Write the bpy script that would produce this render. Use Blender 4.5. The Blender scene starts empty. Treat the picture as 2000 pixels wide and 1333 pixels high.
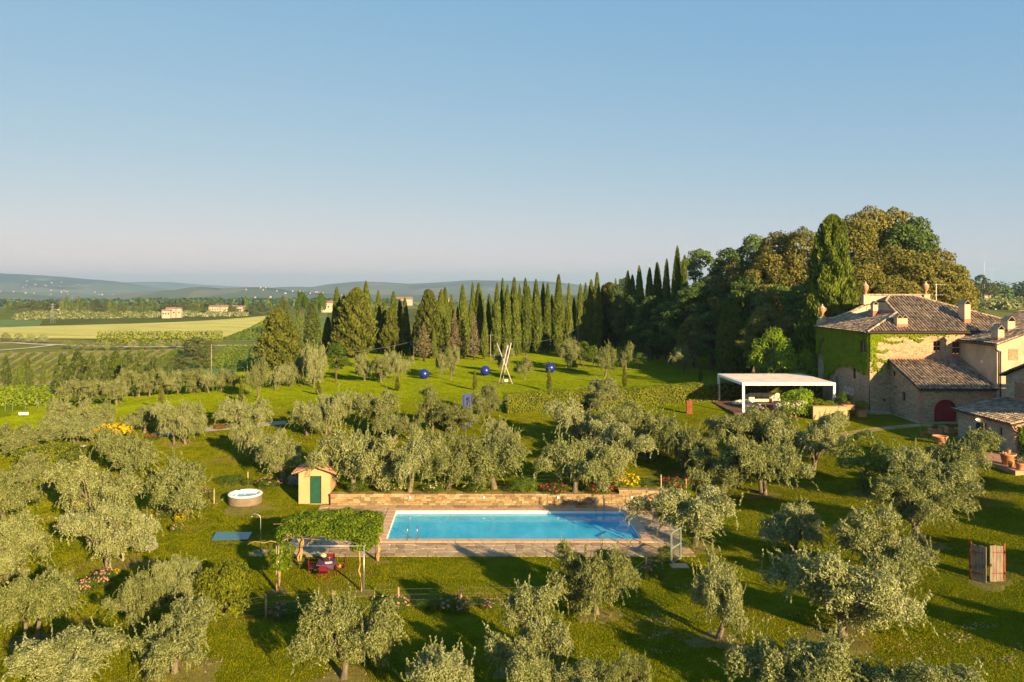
import bpy, bmesh, math, random
import numpy as np
from mathutils import Vector, Matrix

# ------------------------------------------------------------------ camera, sky, sun, exposure
SC = bpy.context.scene
COL = SC.collection
CAM_Z = 16.0            # drone height above the pool deck (deck = 0)
FPX, PX0, HZ = 1555.0, 930.0, 558.0   # focal length, principal column and horizon row, in photo pixels
cam = bpy.data.cameras.new('camera'); camo = bpy.data.objects.new('camera', cam); COL.objects.link(camo)
camo.location = (0, 0, CAM_Z); camo.rotation_euler = (math.radians(90), 0, 0)
cam.sensor_width = 36.0; cam.lens = 36.0 * FPX / 2000
cam.shift_x = (1000 - PX0) / 2000; cam.shift_y = -(666.5 - HZ) / 2000
cam.clip_start = 0.5; cam.clip_end = 60000
SC.camera = camo

SUN_AZ, SUN_EL = math.radians(31), math.radians(16.5)   # azimuth: to the right of straight behind the camera
sdir = Vector((math.sin(SUN_AZ) * math.cos(SUN_EL), -math.cos(SUN_AZ) * math.cos(SUN_EL), math.sin(SUN_EL)))
sl = bpy.data.lights.new('sun', 'SUN'); sl.energy = 4.1; sl.angle = math.radians(0.6); sl.color = (1.0, 0.715, 0.37)
so = bpy.data.objects.new('sun', sl); COL.objects.link(so)
so.rotation_euler = (-sdir).to_track_quat('-Z', 'Y').to_euler(); so.location = (60, -80, 90)

W = bpy.data.worlds.new('World'); SC.world = W; W.use_nodes = True
wn = W.node_tree; wn.nodes.clear()
sky = wn.nodes.new('ShaderNodeTexSky'); sky.sky_type = 'NISHITA'; sky.sun_disc = False
sky.sun_elevation = SUN_EL; sky.sun_rotation = math.radians(180) - SUN_AZ
sky.altitude = 300; sky.air_density = 1.0; sky.dust_density = 0.35; sky.ozone_density = 2.5
bg = wn.nodes.new('ShaderNodeBackground'); bg.inputs['Strength'].default_value = 0.07
# a mild tone curve on the whole sky: softer towards the horizon
SKY_P, SKY_G = (.78, .42, .15), (.745, 1.25, 2.22)
wsep = wn.nodes.new('ShaderNodeSeparateColor'); wcmb = wn.nodes.new('ShaderNodeCombineColor')
for ch, (pw, gain) in enumerate(((SKY_P[0], SKY_G[0]), (SKY_P[1], SKY_G[1]), (SKY_P[2], SKY_G[2]))):
    pn = wn.nodes.new('ShaderNodeMath'); pn.operation = 'POWER'; pn.inputs[1].default_value = pw
    mn = wn.nodes.new('ShaderNodeMath'); mn.operation = 'MULTIPLY'; mn.inputs[1].default_value = gain
    wn.links.new(wsep.outputs[ch], pn.inputs[0]); wn.links.new(pn.outputs[0], mn.inputs[0]); wn.links.new(mn.outputs[0], wcmb.inputs[ch])
wo = wn.nodes.new('ShaderNodeOutputWorld')
wn.links.new(sky.outputs[0], wsep.inputs[0]); wn.links.new(wcmb.outputs[0], bg.inputs[0]); wn.links.new(bg.outputs[0], wo.inputs[0])

SC.view_settings.view_transform = 'Standard'; SC.view_settings.look = 'None'
SC.view_settings.gamma = 1.0; SC.view_settings.use_curve_mapping = False
SC.view_settings.exposure = 1.8
SC.cycles.max_bounces = 6; SC.cycles.transparent_max_bounces = 8
SC.cycles.diffuse_bounces = 3; SC.cycles.glossy_bounces = 2; SC.cycles.transmission_bounces = 3
SC.cycles.volume_bounces = 0
SC.cycles.sample_clamp_indirect = 4.0
SC.cycles.use_denoising = True

rng = np.random.default_rng(7)
random.seed(7)

# ------------------------------------------------------------------ helpers
def ss(a, b, x):
    t = np.clip((np.asarray(x, float) - a) / (b - a), 0, 1)
    return t * t * (3 - 2 * t)

class MB:
    """collects faces, builds one mesh"""
    def __init__(s): s.v = []; s.f = []; s.m = []
    def add(s, vs, fs, mi=0):
        o = len(s.v); s.v += [tuple(v) for v in vs]
        s.f += [tuple(i + o for i in f) for f in fs]; s.m += [mi] * len(fs)
        return s
    def box(s, x0, x1, y0, y1, z0, z1, mi=0):
        return s.add([(x0,y0,z0),(x1,y0,z0),(x1,y1,z0),(x0,y1,z0),(x0,y0,z1),(x1,y0,z1),(x1,y1,z1),(x0,y1,z1)],
                     [(0,3,2,1),(4,5,6,7),(0,1,5,4),(1,2,6,5),(2,3,7,6),(3,0,4,7)], mi)
    def tube(s, pts, rad, n=6, cap=True, mi=0):
        pts = [Vector(p) for p in pts]; k = len(pts)
        if not hasattr(rad, '__len__'): rad = [rad] * k
        vs = []
        prev = None
        for i, p in enumerate(pts):
            t = (pts[min(i+1,k-1)] - pts[max(i-1,0)]).normalized()
            u = Vector((0,0,1)) if abs(t.z) < .9 else Vector((1,0,0))
            if prev is not None: u = prev
            a = (u - t * u.dot(t)).normalized(); b = t.cross(a); prev = a
            for j in range(n):
                w = 2 * math.pi * j / n
                vs.append(p + (a * math.cos(w) + b * math.sin(w)) * rad[i])
        fs = [(i*n+j, i*n+(j+1)%n, (i+1)*n+(j+1)%n, (i+1)*n+j) for i in range(k-1) for j in range(n)]
        if cap: fs += [tuple(range(n))[::-1], tuple(range((k-1)*n, k*n))]
        return s.add(vs, fs, mi)
    def lathe(s, prof, n=20, c=(0,0,0), mi=0):
        vs = []; k = len(prof)
        for r, z in prof:
            for j in range(n):
                w = 2 * math.pi * j / n; vs.append((c[0]+r*math.cos(w), c[1]+r*math.sin(w), c[2]+z))
        fs = [(i*n+j, i*n+(j+1)%n, (i+1)*n+(j+1)%n, (i+1)*n+j) for i in range(k-1) for j in range(n)]
        return s.add(vs, fs, mi)
    def prism(s, poly, z0, z1, mi=0):
        n = len(poly)
        vs = [(p[0],p[1],z0) for p in poly] + [(p[0],p[1],z1) for p in poly]
        fs = [tuple(range(n))[::-1], tuple(range(n, 2*n))] + [(i,(i+1)%n,(i+1)%n+n,i+n) for i in range(n)]
        return s.add(vs, fs, mi)
    def mesh(s, name, mats, smooth=False):
        me = bpy.data.meshes.new(name); me.from_pydata(s.v, [], s.f)
        for m in (mats if isinstance(mats, (list, tuple)) else [mats]): me.materials.append(m)
        if any(s.m): me.polygons.foreach_set('material_index', s.m)
        if smooth: me.polygons.foreach_set('use_smooth', [True] * len(s.f))
        me.update(); return me

def link(name, me, parent=None, loc=None):
    o = bpy.data.objects.new(name, me); COL.objects.link(o)
    if parent is not None: o.parent = parent
    if loc is not None: o.location = loc
    return o
def part(name, mb, mats, parent, smooth=False, bevel=0, label=None, kind=None):
    me = mb.mesh(name, mats, smooth)
    if bevel:
        b = bmesh.new(); b.from_mesh(me)
        bmesh.ops.bevel(b, geom=list(b.edges), offset=bevel, segments=1, affect='EDGES', profile=.5)
        b.to_mesh(me); b.free()
    o = link(name, me, parent)
    if label: o['label'] = label
    if kind: o['kind'] = kind
    return o
def tag(o, label, cat, group=None, kind=None):
    if label: o['label'] = label
    if cat: o['category'] = cat
    if group: o['group'] = group
    if kind: o['kind'] = kind
    return o
def thing(name, label, cat, loc=(0,0,0), rz=0, group=None):
    o = bpy.data.objects.new(name, None); COL.objects.link(o); o.empty_display_size = .3
    o.location = loc; o.rotation_euler = (0, 0, rz)
    return tag(o, label, cat, group)
def struct(o):
    o['kind'] = 'structure'; return o
def np_mesh(name, V, F, mats, smooth=False):
    V = np.asarray(V, np.float32); F = np.asarray(F, np.int32); n, k = F.shape
    me = bpy.data.meshes.new(name)
    me.vertices.add(len(V)); me.vertices.foreach_set('co', V.ravel())
    me.loops.add(n * k); me.loops.foreach_set('vertex_index', F.ravel())
    me.polygons.add(n); me.polygons.foreach_set('loop_start', np.arange(0, n * k, k, dtype=np.int32))
    me.polygons.foreach_set('loop_total', np.full(n, k, np.int32))
    if smooth: me.polygons.foreach_set('use_smooth', np.ones(n, bool))
    for m in (mats if isinstance(mats, (list, tuple)) else [mats]): me.materials.append(m)
    me.update(calc_edges=True); return me
def unit(a): return a / (np.linalg.norm(a, axis=-1, keepdims=True) + 1e-9)
def rand_unit(n, r=rng): return unit(r.normal(size=(n, 3)))
def leaf_arrays(P, D, S, L, Wd):
    """diamond leaves: centre P, length direction D, side direction S"""
    n = len(P); L = np.broadcast_to(np.asarray(L, float).reshape(-1, 1), (n, 1)); Wd = np.broadcast_to(np.asarray(Wd, float).reshape(-1, 1), (n, 1))
    V = np.stack([P - D*L/2, P + S*Wd/2 + D*L*.05, P + D*L/2, P - S*Wd/2 + D*L*.05], 1).reshape(-1, 3)
    return V
def leaf_mesh(name, P, D, S, L, Wd, mat):
    V = leaf_arrays(P, D, S, L, Wd)
    return np_mesh(name, V, np.arange(len(V)).reshape(-1, 4), mat)
def leaf_mesh_out(name, P, N, L, Wd, mat, jit=.5, r=rng, up=0.0):
    """leaves that face roughly along N"""
    n = len(P); N = unit(N + rand_unit(n, r) * jit)
    t = rand_unit(n, r); t[:, 2] += up
    D = unit(t - N * (t * N).sum(1, keepdims=True)); S = np.cross(N, D)
    return leaf_mesh(name, P, D, S, L, Wd, mat)

# ------------------------------------------------------------------ material helper
class NT:
    def __init__(s, name):
        s.m = bpy.data.materials.new(name); s.m.use_nodes = True; s.t = s.m.node_tree; s.t.nodes.clear()
        s.out = s.t.nodes.new('ShaderNodeOutputMaterial')
    def n(s, typ, ins=None, **props):
        nd = s.t.nodes.new('ShaderNode' + typ)
        for k, v in props.items(): setattr(nd, k, v)
        for k, v in (ins or {}).items(): s.set(nd.inputs[k], v)
        return nd
    def set(s, sock, v):
        if isinstance(v, bpy.types.NodeSocket): s.t.links.new(v, sock)
        elif isinstance(v, bpy.types.Node): s.t.links.new(v.outputs[0], sock)
        elif isinstance(v, tuple) and len(v) == 3 and sock.type == 'RGBA': sock.default_value = (*v, 1)
        else: sock.default_value = v
    def ramp(s, fac, stops, interp='LINEAR'):
        r = s.n('ValToRGB', {0: fac}); r.color_ramp.interpolation = interp; e = r.color_ramp.elements
        while len(e) < len(stops): e.new(.5)
        for el, (p, c) in zip(e, stops): el.position = p; el.color = (*c, 1)
        return r.outputs[0]
    def math(s, op, a, b=0.0, c=None):
        nd = s.n('Math', {0: a, 1: b}, operation=op)
        if c is not None: s.set(nd.inputs[2], c)
        return nd.outputs[0]
    def mix(s, f, a, b, typ='MIX'):
        nd = s.n('MixRGB', {0: f, 1: a, 2: b}, blend_type=typ); return nd.outputs[0]
    def noise(s, vec, scale, detail=3, rough=.55, out=0):
        return s.n('TexNoise', {'Vector': vec, 'Scale': scale, 'Detail': detail, 'Roughness': rough}).outputs[out]
    def pos(s): return s.n('NewGeometry').outputs['Position']
    def scaled(s, vec, xyz): return s.n('Mapping', {'Vector': vec, 'Scale': xyz}).outputs[0]
    def bump(s, h, strength=.3, dist=.02):
        return s.n('Bump', {'Height': h, 'Strength': strength, 'Distance': dist}).outputs[0]
    def pbr(s, col, rough=.7, normal=None, metal=0.0, spec=.3, coat=0.0):
        p = s.n('BsdfPrincipled', {'Base Color': col, 'Roughness': rough, 'Metallic': metal, 'Specular IOR Level': spec, 'Coat Weight': coat})
        if normal is not None: s.set(p.inputs['Normal'], normal)
        return p.outputs[0]
    def done(s, sh): s.t.links.new(sh, s.out.inputs[0]); return s.m

def m_plain(name, col, rough=.6, metal=0.0, vary=.15, scale=3.0, bump=0.0, spec=.3, coat=0.0):
    t = NT(name); p = t.pos(); nz = t.noise(p, scale, 4)
    c = t.ramp(nz, [(.3, tuple(x*(1-vary) for x in col)), (.7, tuple(min(1, x*(1+vary)) for x in col))])
    return t.done(t.pbr(c, rough, t.bump(t.noise(p, scale*8, 3), bump, .02) if bump else None, metal, spec, coat))
def m_leaf(name, stops, trans=.28, rough=.55, clump=.7, spec=.06):
    t = NT(name); g = t.n('NewGeometry'); oi = t.n('ObjectInfo'); tc = t.n('TexCoord')
    nz = t.noise(tc.outputs['Object'], clump, 2)
    f = t.math('ADD', t.math('MULTIPLY', g.outputs['Random Per Island'], .5), t.math('MULTIPLY', nz, .5))
    f = t.math('ADD', f, t.math('MULTIPLY', t.math('SUBTRACT', oi.outputs['Random'], .5), .22))
    c = t.ramp(f, stops)
    a = t.pbr(c, rough, spec=spec)
    b = t.n('BsdfTranslucent', {'Color': t.mix(.5, c, (.30, .34, .03), 'MIX')}).outputs[0]
    return t.done(t.n('MixShader', {0: trans, 1: a, 2: b}).outputs[0])
def m_bark(name, c0, c1, scale=4):
    t = NT(name); tc = t.n('TexCoord').outputs['Object']; v = t.scaled(tc, (scale, scale, scale*.3))
    nz = t.noise(v, 2.0, 5, .65)
    return t.done(t.pbr(t.ramp(nz, [(.32, c0), (.68, c1)]), .85, t.bump(nz, .7, .05)))

# foliage
M_OLIVE = m_leaf('olive_leaf', [(.15, (.062,.078,.018)), (.40, (.165,.190,.054)), (.62, (.275,.302,.115)), (.86, (.41,.43,.25))], .25, .55, 1.6, .08)
M_BARK_OLIVE = m_bark('olive_bark', (.065,.052,.036), (.20,.165,.115))
M_BARK = m_bark('tree_bark', (.05,.036,.024), (.14,.10,.07))
M_CYPRESS = m_leaf('cypress_leaf', [(.2, (.038,.060,.010)), (.5, (.095,.135,.020)), (.8, (.18,.21,.032))], .12, .6, .8)
M_BIGCYP = m_leaf('big_cypress_leaf', [(.2, (.035,.058,.008)), (.5, (.095,.140,.016)), (.8, (.18,.22,.03))], .15, .6, .8)
M_CYPRESS_Y = m_leaf('young_cypress_leaf', [(.2, (.06,.075,.012)), (.5, (.12,.14,.02)), (.8, (.19,.20,.03))], .12, .6, .8)
M_CONIFER = m_leaf('conifer_leaf', [(.2, (.030,.042,.009)), (.5, (.085,.105,.018)), (.8, (.16,.17,.028))], .12, .6, .6)
M_OAK = m_leaf('holm_oak_leaf', [(.2, (.055,.066,.015)), (.5, (.145,.14,.030)), (.8, (.27,.23,.06))], .18, .55, .35)
M_DARK = m_leaf('dark_tree_leaf', [(.2, (.028,.055,.016)), (.5, (.070,.120,.030)), (.8, (.14,.20,.045))], .2, .5, .4)
M_GREEN = m_leaf('green_tree_leaf', [(.2, (.03,.065,.008)), (.5, (.08,.14,.014)), (.8, (.15,.21,.025))], .35, .5, .6)
M_BRIGHT = m_leaf('bright_leaf', [(.2, (.10,.18,.012)), (.5, (.20,.32,.018)), (.8, (.32,.42,.035))], .38, .5, .6)
M_HEDGE = m_leaf('hedge_leaf', [(.2, (.06,.085,.006)), (.5, (.17,.21,.010)), (.8, (.28,.30,.02))], .3, .5, .5)
M_BOX = m_leaf('boxwood_leaf', [(.2, (.025,.038,.004)), (.5, (.105,.130,.008)), (.8, (.20,.215,.015))], .25, .45, .8)
M_FIELD_TREE = m_leaf('far_tree_leaf', [(.2, (.03,.05,.010)), (.5, (.075,.095,.022)), (.8, (.13,.15,.035))], .2, .6, .05)
M_VALLEY = m_leaf('valley_tree_leaf', [(.2, (.025,.042,.009)), (.5, (.07,.095,.018)), (.8, (.13,.155,.03))], .2, .6, .3)
M_DEAD = m_leaf('dead_conifer_leaf', [(.2, (.08,.066,.036)), (.5, (.15,.125,.07)), (.8, (.22,.185,.105))], .1, .8, .6)
M_SAGE = m_leaf('silver_shrub_leaf', [(.2, (.20,.22,.15)), (.5, (.33,.35,.26)), (.8, (.45,.46,.36))], .15, .7, .6)
M_IVY = m_leaf('ivy_leaf', [(.2, (.08,.14,.005)), (.5, (.17,.26,.008)), (.8, (.29,.34,.012))], .25, .45, .5)
M_VINE = m_leaf('vine_leaf', [(.2, (.05,.09,.006)), (.5, (.14,.21,.010)), (.8, (.26,.31,.02))], .32, .45, .8)
M_CROP = m_leaf('vineyard_leaf', [(.2, (.09,.14,.008)), (.5, (.175,.24,.014)), (.8, (.27,.33,.025))], .3, .5, .2)
M_PINK = m_leaf('pink_petal', [(.2, (.55,.16,.20)), (.5, (.72,.28,.32)), (.8, (.85,.52,.50))], .3, .5, 2)
M_RED = m_leaf('red_petal', [(.2, (.45,.02,.05)), (.5, (.62,.05,.09)), (.8, (.75,.14,.16))], .25, .5, 2)
M_YELLOW = m_leaf('yellow_petal', [(.2, (.55,.33,.01)), (.5, (.75,.50,.01)), (.8, (.85,.62,.04))], .3, .5, 2)
M_WHITEP = m_leaf('cream_petal', [(.2, (.7,.6,.42)), (.5, (.8,.72,.55)), (.8, (.85,.8,.7))], .3, .5, 2)

# ------------------------------------------------------------------ terrain
PX_L, PX_R, PY_N, PY_F = -5.67, 10.45, 50.15, 56.45      # pool basin
def height(x, y):
    x = np.asarray(x, float); y = np.asarray(y, float)
    zf = 2.0 * ss(14, 42, x)
    xw = ss(-13.6, -13.1, x) * (1 - ss(14, 18, x))
    sh_ = 1 - ss(-10.66, -10.6, x)          # the cut for the pool shed
    step = xw * (1 - sh_) * ss(58.2, 58.42, y) + xw * sh_ * ss(60.3, 61.2, y) + (1 - xw) * ss(60, 69, y)
    zb = .82 * step + 1.68 * ss(59.5, 92, y)
    lf = 1 - ss(-62, -25, x)
    zb = zb * (1 - lf)
    z = zf + (1 - zf / 2.6) * zb - lf * ss(40, 100, y)
    ye = np.interp(x, [-140, -70, -50, -25, 0, 40], [112, 118, 128, 168, 188, 195])
    z = z - 11 * ss(0, 70, y - ye) * (1 - ss(45, 140, x))
    z = z + 2.5 * ss(140, 420, y) * ss(60, 150, x)
    z = z + 6.5 * np.exp(-((x + 115) ** 2 + (y - 640) ** 2) / (2 * 55.0 ** 2))      # knoll under the pale house
    z = z - 50 * ss(700, 3600, np.hypot(x * .6, y))
    far = ss(120, 400, np.hypot(x, y))
    z = z + far * (1.2 * np.sin(x * .011 + 1) * np.sin(y * .009 + .5))
    near = ss(10, 16, np.hypot((x - 1) * .8, (y - 52))) * (1 - ss(130, 170, y))
    z = z + near * .07 * (np.sin(x * .33 + 1.3 * np.sin(y * .21)) + np.sin(y * .41 + .7 * np.sin(x * .27)))
    return z
def hz(x, y): return float(height(x, y))
def ground_at(px, py, zoff=0.0):
    """where the line of sight of a photo pixel meets the terrain"""
    ys = np.concatenate([np.arange(24, 200, .1), np.arange(200, 1500, 1.0)])
    xs = (px - PX0) / FPX * ys; zs = CAM_Z - (py - HZ) / FPX * ys
    hit = np.nonzero(zs <= height(xs, ys) + zoff)[0]
    i = hit[0] if len(hit) else len(ys) - 1
    return float(xs[i]), float(ys[i]), float(height(xs[i], ys[i]))
def at_depth(px, py, y): return ((px - PX0) / FPX * y, y, CAM_Z - (py - HZ) / FPX * y)
def sc_at(y): return FPX / y      # photo pixels per metre at depth y

def geo_lines(inner, outer, first, k=1.12):
    out = []; a = inner; s = first
    while a < outer: a += s; s *= k; out.append(a)
    return out
xl = list(np.arange(-72, 73, 1.0)); g = geo_lines(72, 16000, 1.2, 1.11); xl = [-v for v in g[::-1]] + xl + g
yl = list(np.arange(-40, 200, 1.0)); yl = [-60, -90, -150, -300, -600, -1500][::-1] + yl + geo_lines(199, 16000, 1.2, 1.045)
PC = .25
xl = sorted(set([round(v, 3) for v in xl] + [PX_L - PC, PX_R + PC, -13.6, -13.1, -10.66, -10.6])); yl = sorted(set([round(v, 3) for v in yl] + [PY_N - PC, PY_F + PC, 58.2, 58.3, 58.42]))
X, Y = np.meshgrid(np.array(xl), np.array(yl)); nx, ny = len(xl), len(yl)
V = np.stack([X, Y, height(X, Y)], -1).reshape(-1, 3)
ii, jj = np.meshgrid(np.arange(nx - 1), np.arange(ny - 1)); a = (jj * nx + ii).ravel()
F = np.stack([a, a + 1, a + nx + 1, a + nx], 1)
cx = (X[:-1, :-1] + X[1:, 1:]).ravel() / 2; cy = (Y[:-1, :-1] + Y[1:, 1:]).ravel() / 2
F = F[~((cx > PX_L - PC) & (cx < PX_R + PC) & (cy > PY_N - PC) & (cy < PY_F + PC))]

def m_ground():
    t = NT('meadow_ground'); p = t.pos(); xyz = t.n('SeparateXYZ', {0: p})
    fine = t.noise(p, 5.5, 5, .7); mid = t.noise(p, .55, 4, .6); big = t.noise(p, .09, 3)
    f = t.math('ADD', t.math('MULTIPLY', fine, .35), t.math('ADD', t.math('MULTIPLY', mid, .4), t.math('MULTIPLY', big, .25)))
    lawn = t.ramp(f, [(.34, (.055,.075,.003)), (.47, (.095,.115,.005)), (.58, (.140,.150,.008)), (.70, (.20,.17,.026))])
    dry = t.ramp(t.noise(p, .23, 5, .6), [(.56, (0,0,0)), (.74, (1,1,1))])
    lawn = t.mix(t.math('MULTIPLY', dry, .55), lawn, (.21, .155, .055))
    up = t.n('MapRange', {0: xyz.outputs[1], 1: 82.0, 2: 96.0}).outputs[0]
    meadow = t.ramp(f, [(.36, (.085,.125,.003)), (.5, (.135,.18,.004)), (.66, (.20,.23,.007))])
    c = t.mix(up, lawn, meadow)
    # far country: a quilt of crops
    pw = t.n('VectorMath', {0: p, 1: t.n('VectorMath', {0: t.noise(p, .004, 2, .5, 1), 1: (60.0, 60.0, 0.0)}, operation='MULTIPLY').outputs[0]}, operation='ADD').outputs[0]
    vor = t.n('TexVoronoi', {'Vector': t.scaled(pw, (.0042, .0030, 0.0)), 'Scale': 1.0}).outputs['Color']
    sepc = t.n('SeparateColor', {0: vor}).outputs[0]
    quilt = t.ramp(sepc, [(.0, (.10,.14,.02)), (.25, (.16,.18,.035)), (.42, (.26,.23,.07)), (.6, (.12,.15,.03)), (.8, (.07,.10,.025))], 'CONSTANT')
    quilt = t.mix(.35, quilt, t.ramp(t.noise(p, .05, 4), [(.35, (.08,.10,.02)), (.65, (.22,.22,.06))]))
    farf = t.n('MapRange', {0: xyz.outputs[1], 1: 175.0, 2: 260.0}).outputs[0]
    c = t.mix(farf, c, quilt)
    return t.done(t.pbr(c, .9, t.bump(t.math('ADD', fine, t.noise(p, 16, 3)), .5, .08), spec=.0))
M_GROUND = m_ground()
g = struct(link('ground', np_mesh('ground', V, F, M_GROUND, True)))

# ------------------------------------------------------------------ hills
def skyline(D, pts):
    xs = [(p - PX0) / FPX * D for p, q in pts]; zs = [CAM_Z - (q - HZ) / FPX * D for p, q in pts]
    return xs, zs
LAY = [(12500, 1500, [(-700,548),(-300,552),(0,553),(200,556),(270,551),(330,551),(385,556),(450,560),(520,562),(600,563),(700,563),(1200,570),(2400,574)]),
       (8200, 1300, [(-900,520),(-500,526),(-200,530),(0,534),(60,537),(100,540),(140,544),(200,548),(240,556),(300,566),(360,571),(420,572),(500,567),(560,560),(620,561),(650,555),(700,551),(745,552),(800,555),(850,552),(920,547),(1000,549),(1060,550),(1100,554),(1150,559),(1200,563),(1300,569),(1800,574),(2400,575)]),
       (4600, 520, [(-700,566),(-300,574),(0,570),(60,580),(150,586),(240,577),(290,570),(350,568),(385,561),(430,566),(480,562),(520,561),(560,567),(640,573),(750,576),(900,579),(2400,582)])]
def fbm(x, y, f, o=4, seed=0):
    r = np.random.default_rng(seed); z = 0; amp = 1
    for k in range(o):
        for q in range(3):
            th = r.uniform(0, math.pi); ph = r.uniform(0, 6.28)
            z = z + amp * np.sin((x * math.cos(th) + y * math.sin(th)) * f + ph) / 3
        f *= 2.1; amp *= .5
    return z
hx = np.linspace(-12500, 12500, 420); hy = np.concatenate([np.linspace(3300, 6000, 40), np.linspace(6100, 10500, 45), np.linspace(10700, 15500, 16)])
HX, HY = np.meshgrid(hx, hy); Hh = height(HX, HY) - 4
for D, wd, pts in LAY:
    xs, zs = skyline(D, pts); crest = np.interp(HX, xs, zs)
    dd = HY - D
    Hh = np.maximum(Hh, -64 + (crest + 64) * np.exp(-(dd / wd) ** 2))
Hh = Hh + fbm(HX, HY, .004, 4, 3) * 5 * ss(3600, 4600, HY)
def m_hills():
    t = NT('wooded_hills'); p = t.pos()
    n1 = t.noise(p, .0016, 5, .6); n2 = t.noise(p, .012, 4, .65)
    wood = t.ramp(n2, [(.3, (.014,.024,.010)), (.7, (.036,.050,.022))])
    vor = t.n('SeparateColor', {0: t.n('TexVoronoi', {'Vector': t.scaled(p, (.0045,.002,0.0)), 'Scale': 1.0}).outputs['Color']}).outputs[1]
    fields = t.ramp(vor, [(.0, (.09,.105,.04)), (.4, (.15,.145,.07)), (.7, (.075,.10,.04))], 'CONSTANT')
    xyz = t.n('SeparateXYZ', {0: p}); low = t.n('MapRange', {0: xyz.outputs[2], 1: 55.0, 2: -25.0}).outputs[0]
    msk = t.ramp(t.math('ADD', n1, t.math('MULTIPLY', low, .22)), [(.56, (0,0,0)), (.64, (1,1,1))])
    return t.done(t.pbr(t.mix(msk, wood, fields), .95, spec=.05))
V = np.stack([HX, HY, Hh], -1).reshape(-1, 3); nx, ny = len(hx), len(hy)
ii, jj = np.meshgrid(np.arange(nx - 1), np.arange(ny - 1)); a = (jj * nx + ii).ravel()
struct(link('hills', np_mesh('hills', V, np.stack([a, a + 1, a + nx + 1, a + nx], 1), m_hills(), True)))

# ------------------------------------------------------------------ haze
hb = MB().box(-16500, 16500, -1600, 16500, -130, 215)
t = NT('haze_air')
vol = t.n('VolumePrincipled', {'Color': (.54, .79, 1.0), 'Density': 1.0e-4, 'Anisotropy': 0.2})
t.t.links.new(vol.outputs[0], t.out.inputs['Volume'])
hzob = link('haze', hb.mesh('haze', t.m)); hzob['kind'] = 'stuff'

# ------------------------------------------------------------------ draped sheets (roads, paths, fields)
def drape(name, corners, dz, mat, nu=24, nv=24, kind='structure'):
    """sheet between four ground corners (near-left, near-right, far-right, far-left), laid dz above the terrain"""
    c = [np.array(q[:2], float) for q in corners]
    u, v = np.meshgrid(np.linspace(0, 1, nu), np.linspace(0, 1, nv))
    x = c[0][0]*(1-u)*(1-v) + c[1][0]*u*(1-v) + c[2][0]*u*v + c[3][0]*(1-u)*v
    y = c[0][1]*(1-u)*(1-v) + c[1][1]*u*(1-v) + c[2][1]*u*v + c[3][1]*(1-u)*v
    V = np.stack([x, y, height(x, y) + dz], -1).reshape(-1, 3)
    ii, jj = np.meshgrid(np.arange(nu - 1), np.arange(nv - 1)); a = (jj * nu + ii).ravel()
    o = link(name, np_mesh(name, V, np.stack([a, a+1, a+nu+1, a+nu], 1), mat, True))
    if kind: o['kind'] = kind
    return o
def strip(name, pts, w, dz, mat, kind='structure'):
    """ribbon along ground points"""
    P = []
    for i in range(len(pts) - 1):
        a, b = np.array(pts[i][:2]), np.array(pts[i+1][:2]); n = max(2, int(np.linalg.norm(b - a) / 3))
        for k in range(n): P.append(a + (b - a) * k / n)
    P.append(np.array(pts[-1][:2])); P = np.array(P)
    T = unit(np.gradient(P, axis=0)); Nn = np.stack([-T[:, 1], T[:, 0]], 1)
    V = []
    for k in (-1, 0, 1):
        Q = P + Nn * k * w / 2; V.append(np.column_stack([Q, height(Q[:, 0], Q[:, 1]) + dz]))
    n = len(P); V = np.concatenate(V); F = []
    for k in range(2):
        for i in range(n - 1): F.append((k*n+i, (k+1)*n+i, (k+1)*n+i+1, k*n+i+1))
    o = link(name, np_mesh(name, V, F, mat, True))
    if kind: o['kind'] = kind
    return o
M_WHEAT = (lambda t: t.done(t.pbr(t.ramp(t.math('ADD', t.math('MULTIPLY', t.noise(t.scaled(t.pos(), (.03,.12,1.0)), 1, 5, .6), .7), t.math('MULTIPLY', t.noise(t.pos(), .6, 3), .3)),
          [(.36, (.34,.33,.06)), (.5, (.52,.48,.11)), (.64, (.66,.59,.17))]), .9, spec=.1)))(NT('ripe_wheat'))
M_SOIL = m_plain('vineyard_soil', (.30,.22,.09), .95, vary=.3, scale=.15)
M_TRACK = m_plain('white_gravel', (.55,.47,.36), .95, vary=.15, scale=.5)
M_GREENFIELD = m_plain('green_crop', (.10,.17,.02), .95, vary=.3, scale=.06)
def GA(px, py): return ground_at(px, py)
drape('wheat_field', [GA(-260,664), GA(428,664), GA(524,630), GA(524,618)], .5, M_WHEAT, 60, 30)
drape('wheat_field', [GA(-260,664), GA(200,664), GA(524,618), GA(-260,650)], .45, M_WHEAT, 60, 30)
drape('vineyard_soil', [GA(-120,762), GA(250,748), GA(352,683), GA(-120,694)], .12, M_SOIL, 40, 40)
drape('green_field', [GA(-200,646), GA(75,641), GA(85,625), GA(-200,628)], .3, M_GREENFIELD, 20, 20)
drape('green_field', [GA(395,722), GA(520,726), GA(530,680), GA(440,680)], .15, M_GREENFIELD, 30, 30)
drape('green_field', [GA(432,668), GA(620,668), GA(640,612), GA(526,618)], .15, M_GREENFIELD, 30, 30)
strip('gravel_road', [GA(-120,674), GA(30,671), GA(60,673), GA(120,675), GA(250,679), GA(360,679), GA(430,676), GA(530,676)], 4.0, .25, M_TRACK)
strip('gravel_road', [GA(-60,690), GA(0,686), GA(60,681), GA(110,675)], 3.2, .3, M_TRACK)
M_STONEPATH = m_plain('pale_path_stone', (.36,.32,.28), .9, vary=.25, scale=1.5)
strip('stone_path', [GA(296,850), GA(380,842), GA(465,834), GA(560,826)], 1.6, .03, M_STONEPATH)
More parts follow.
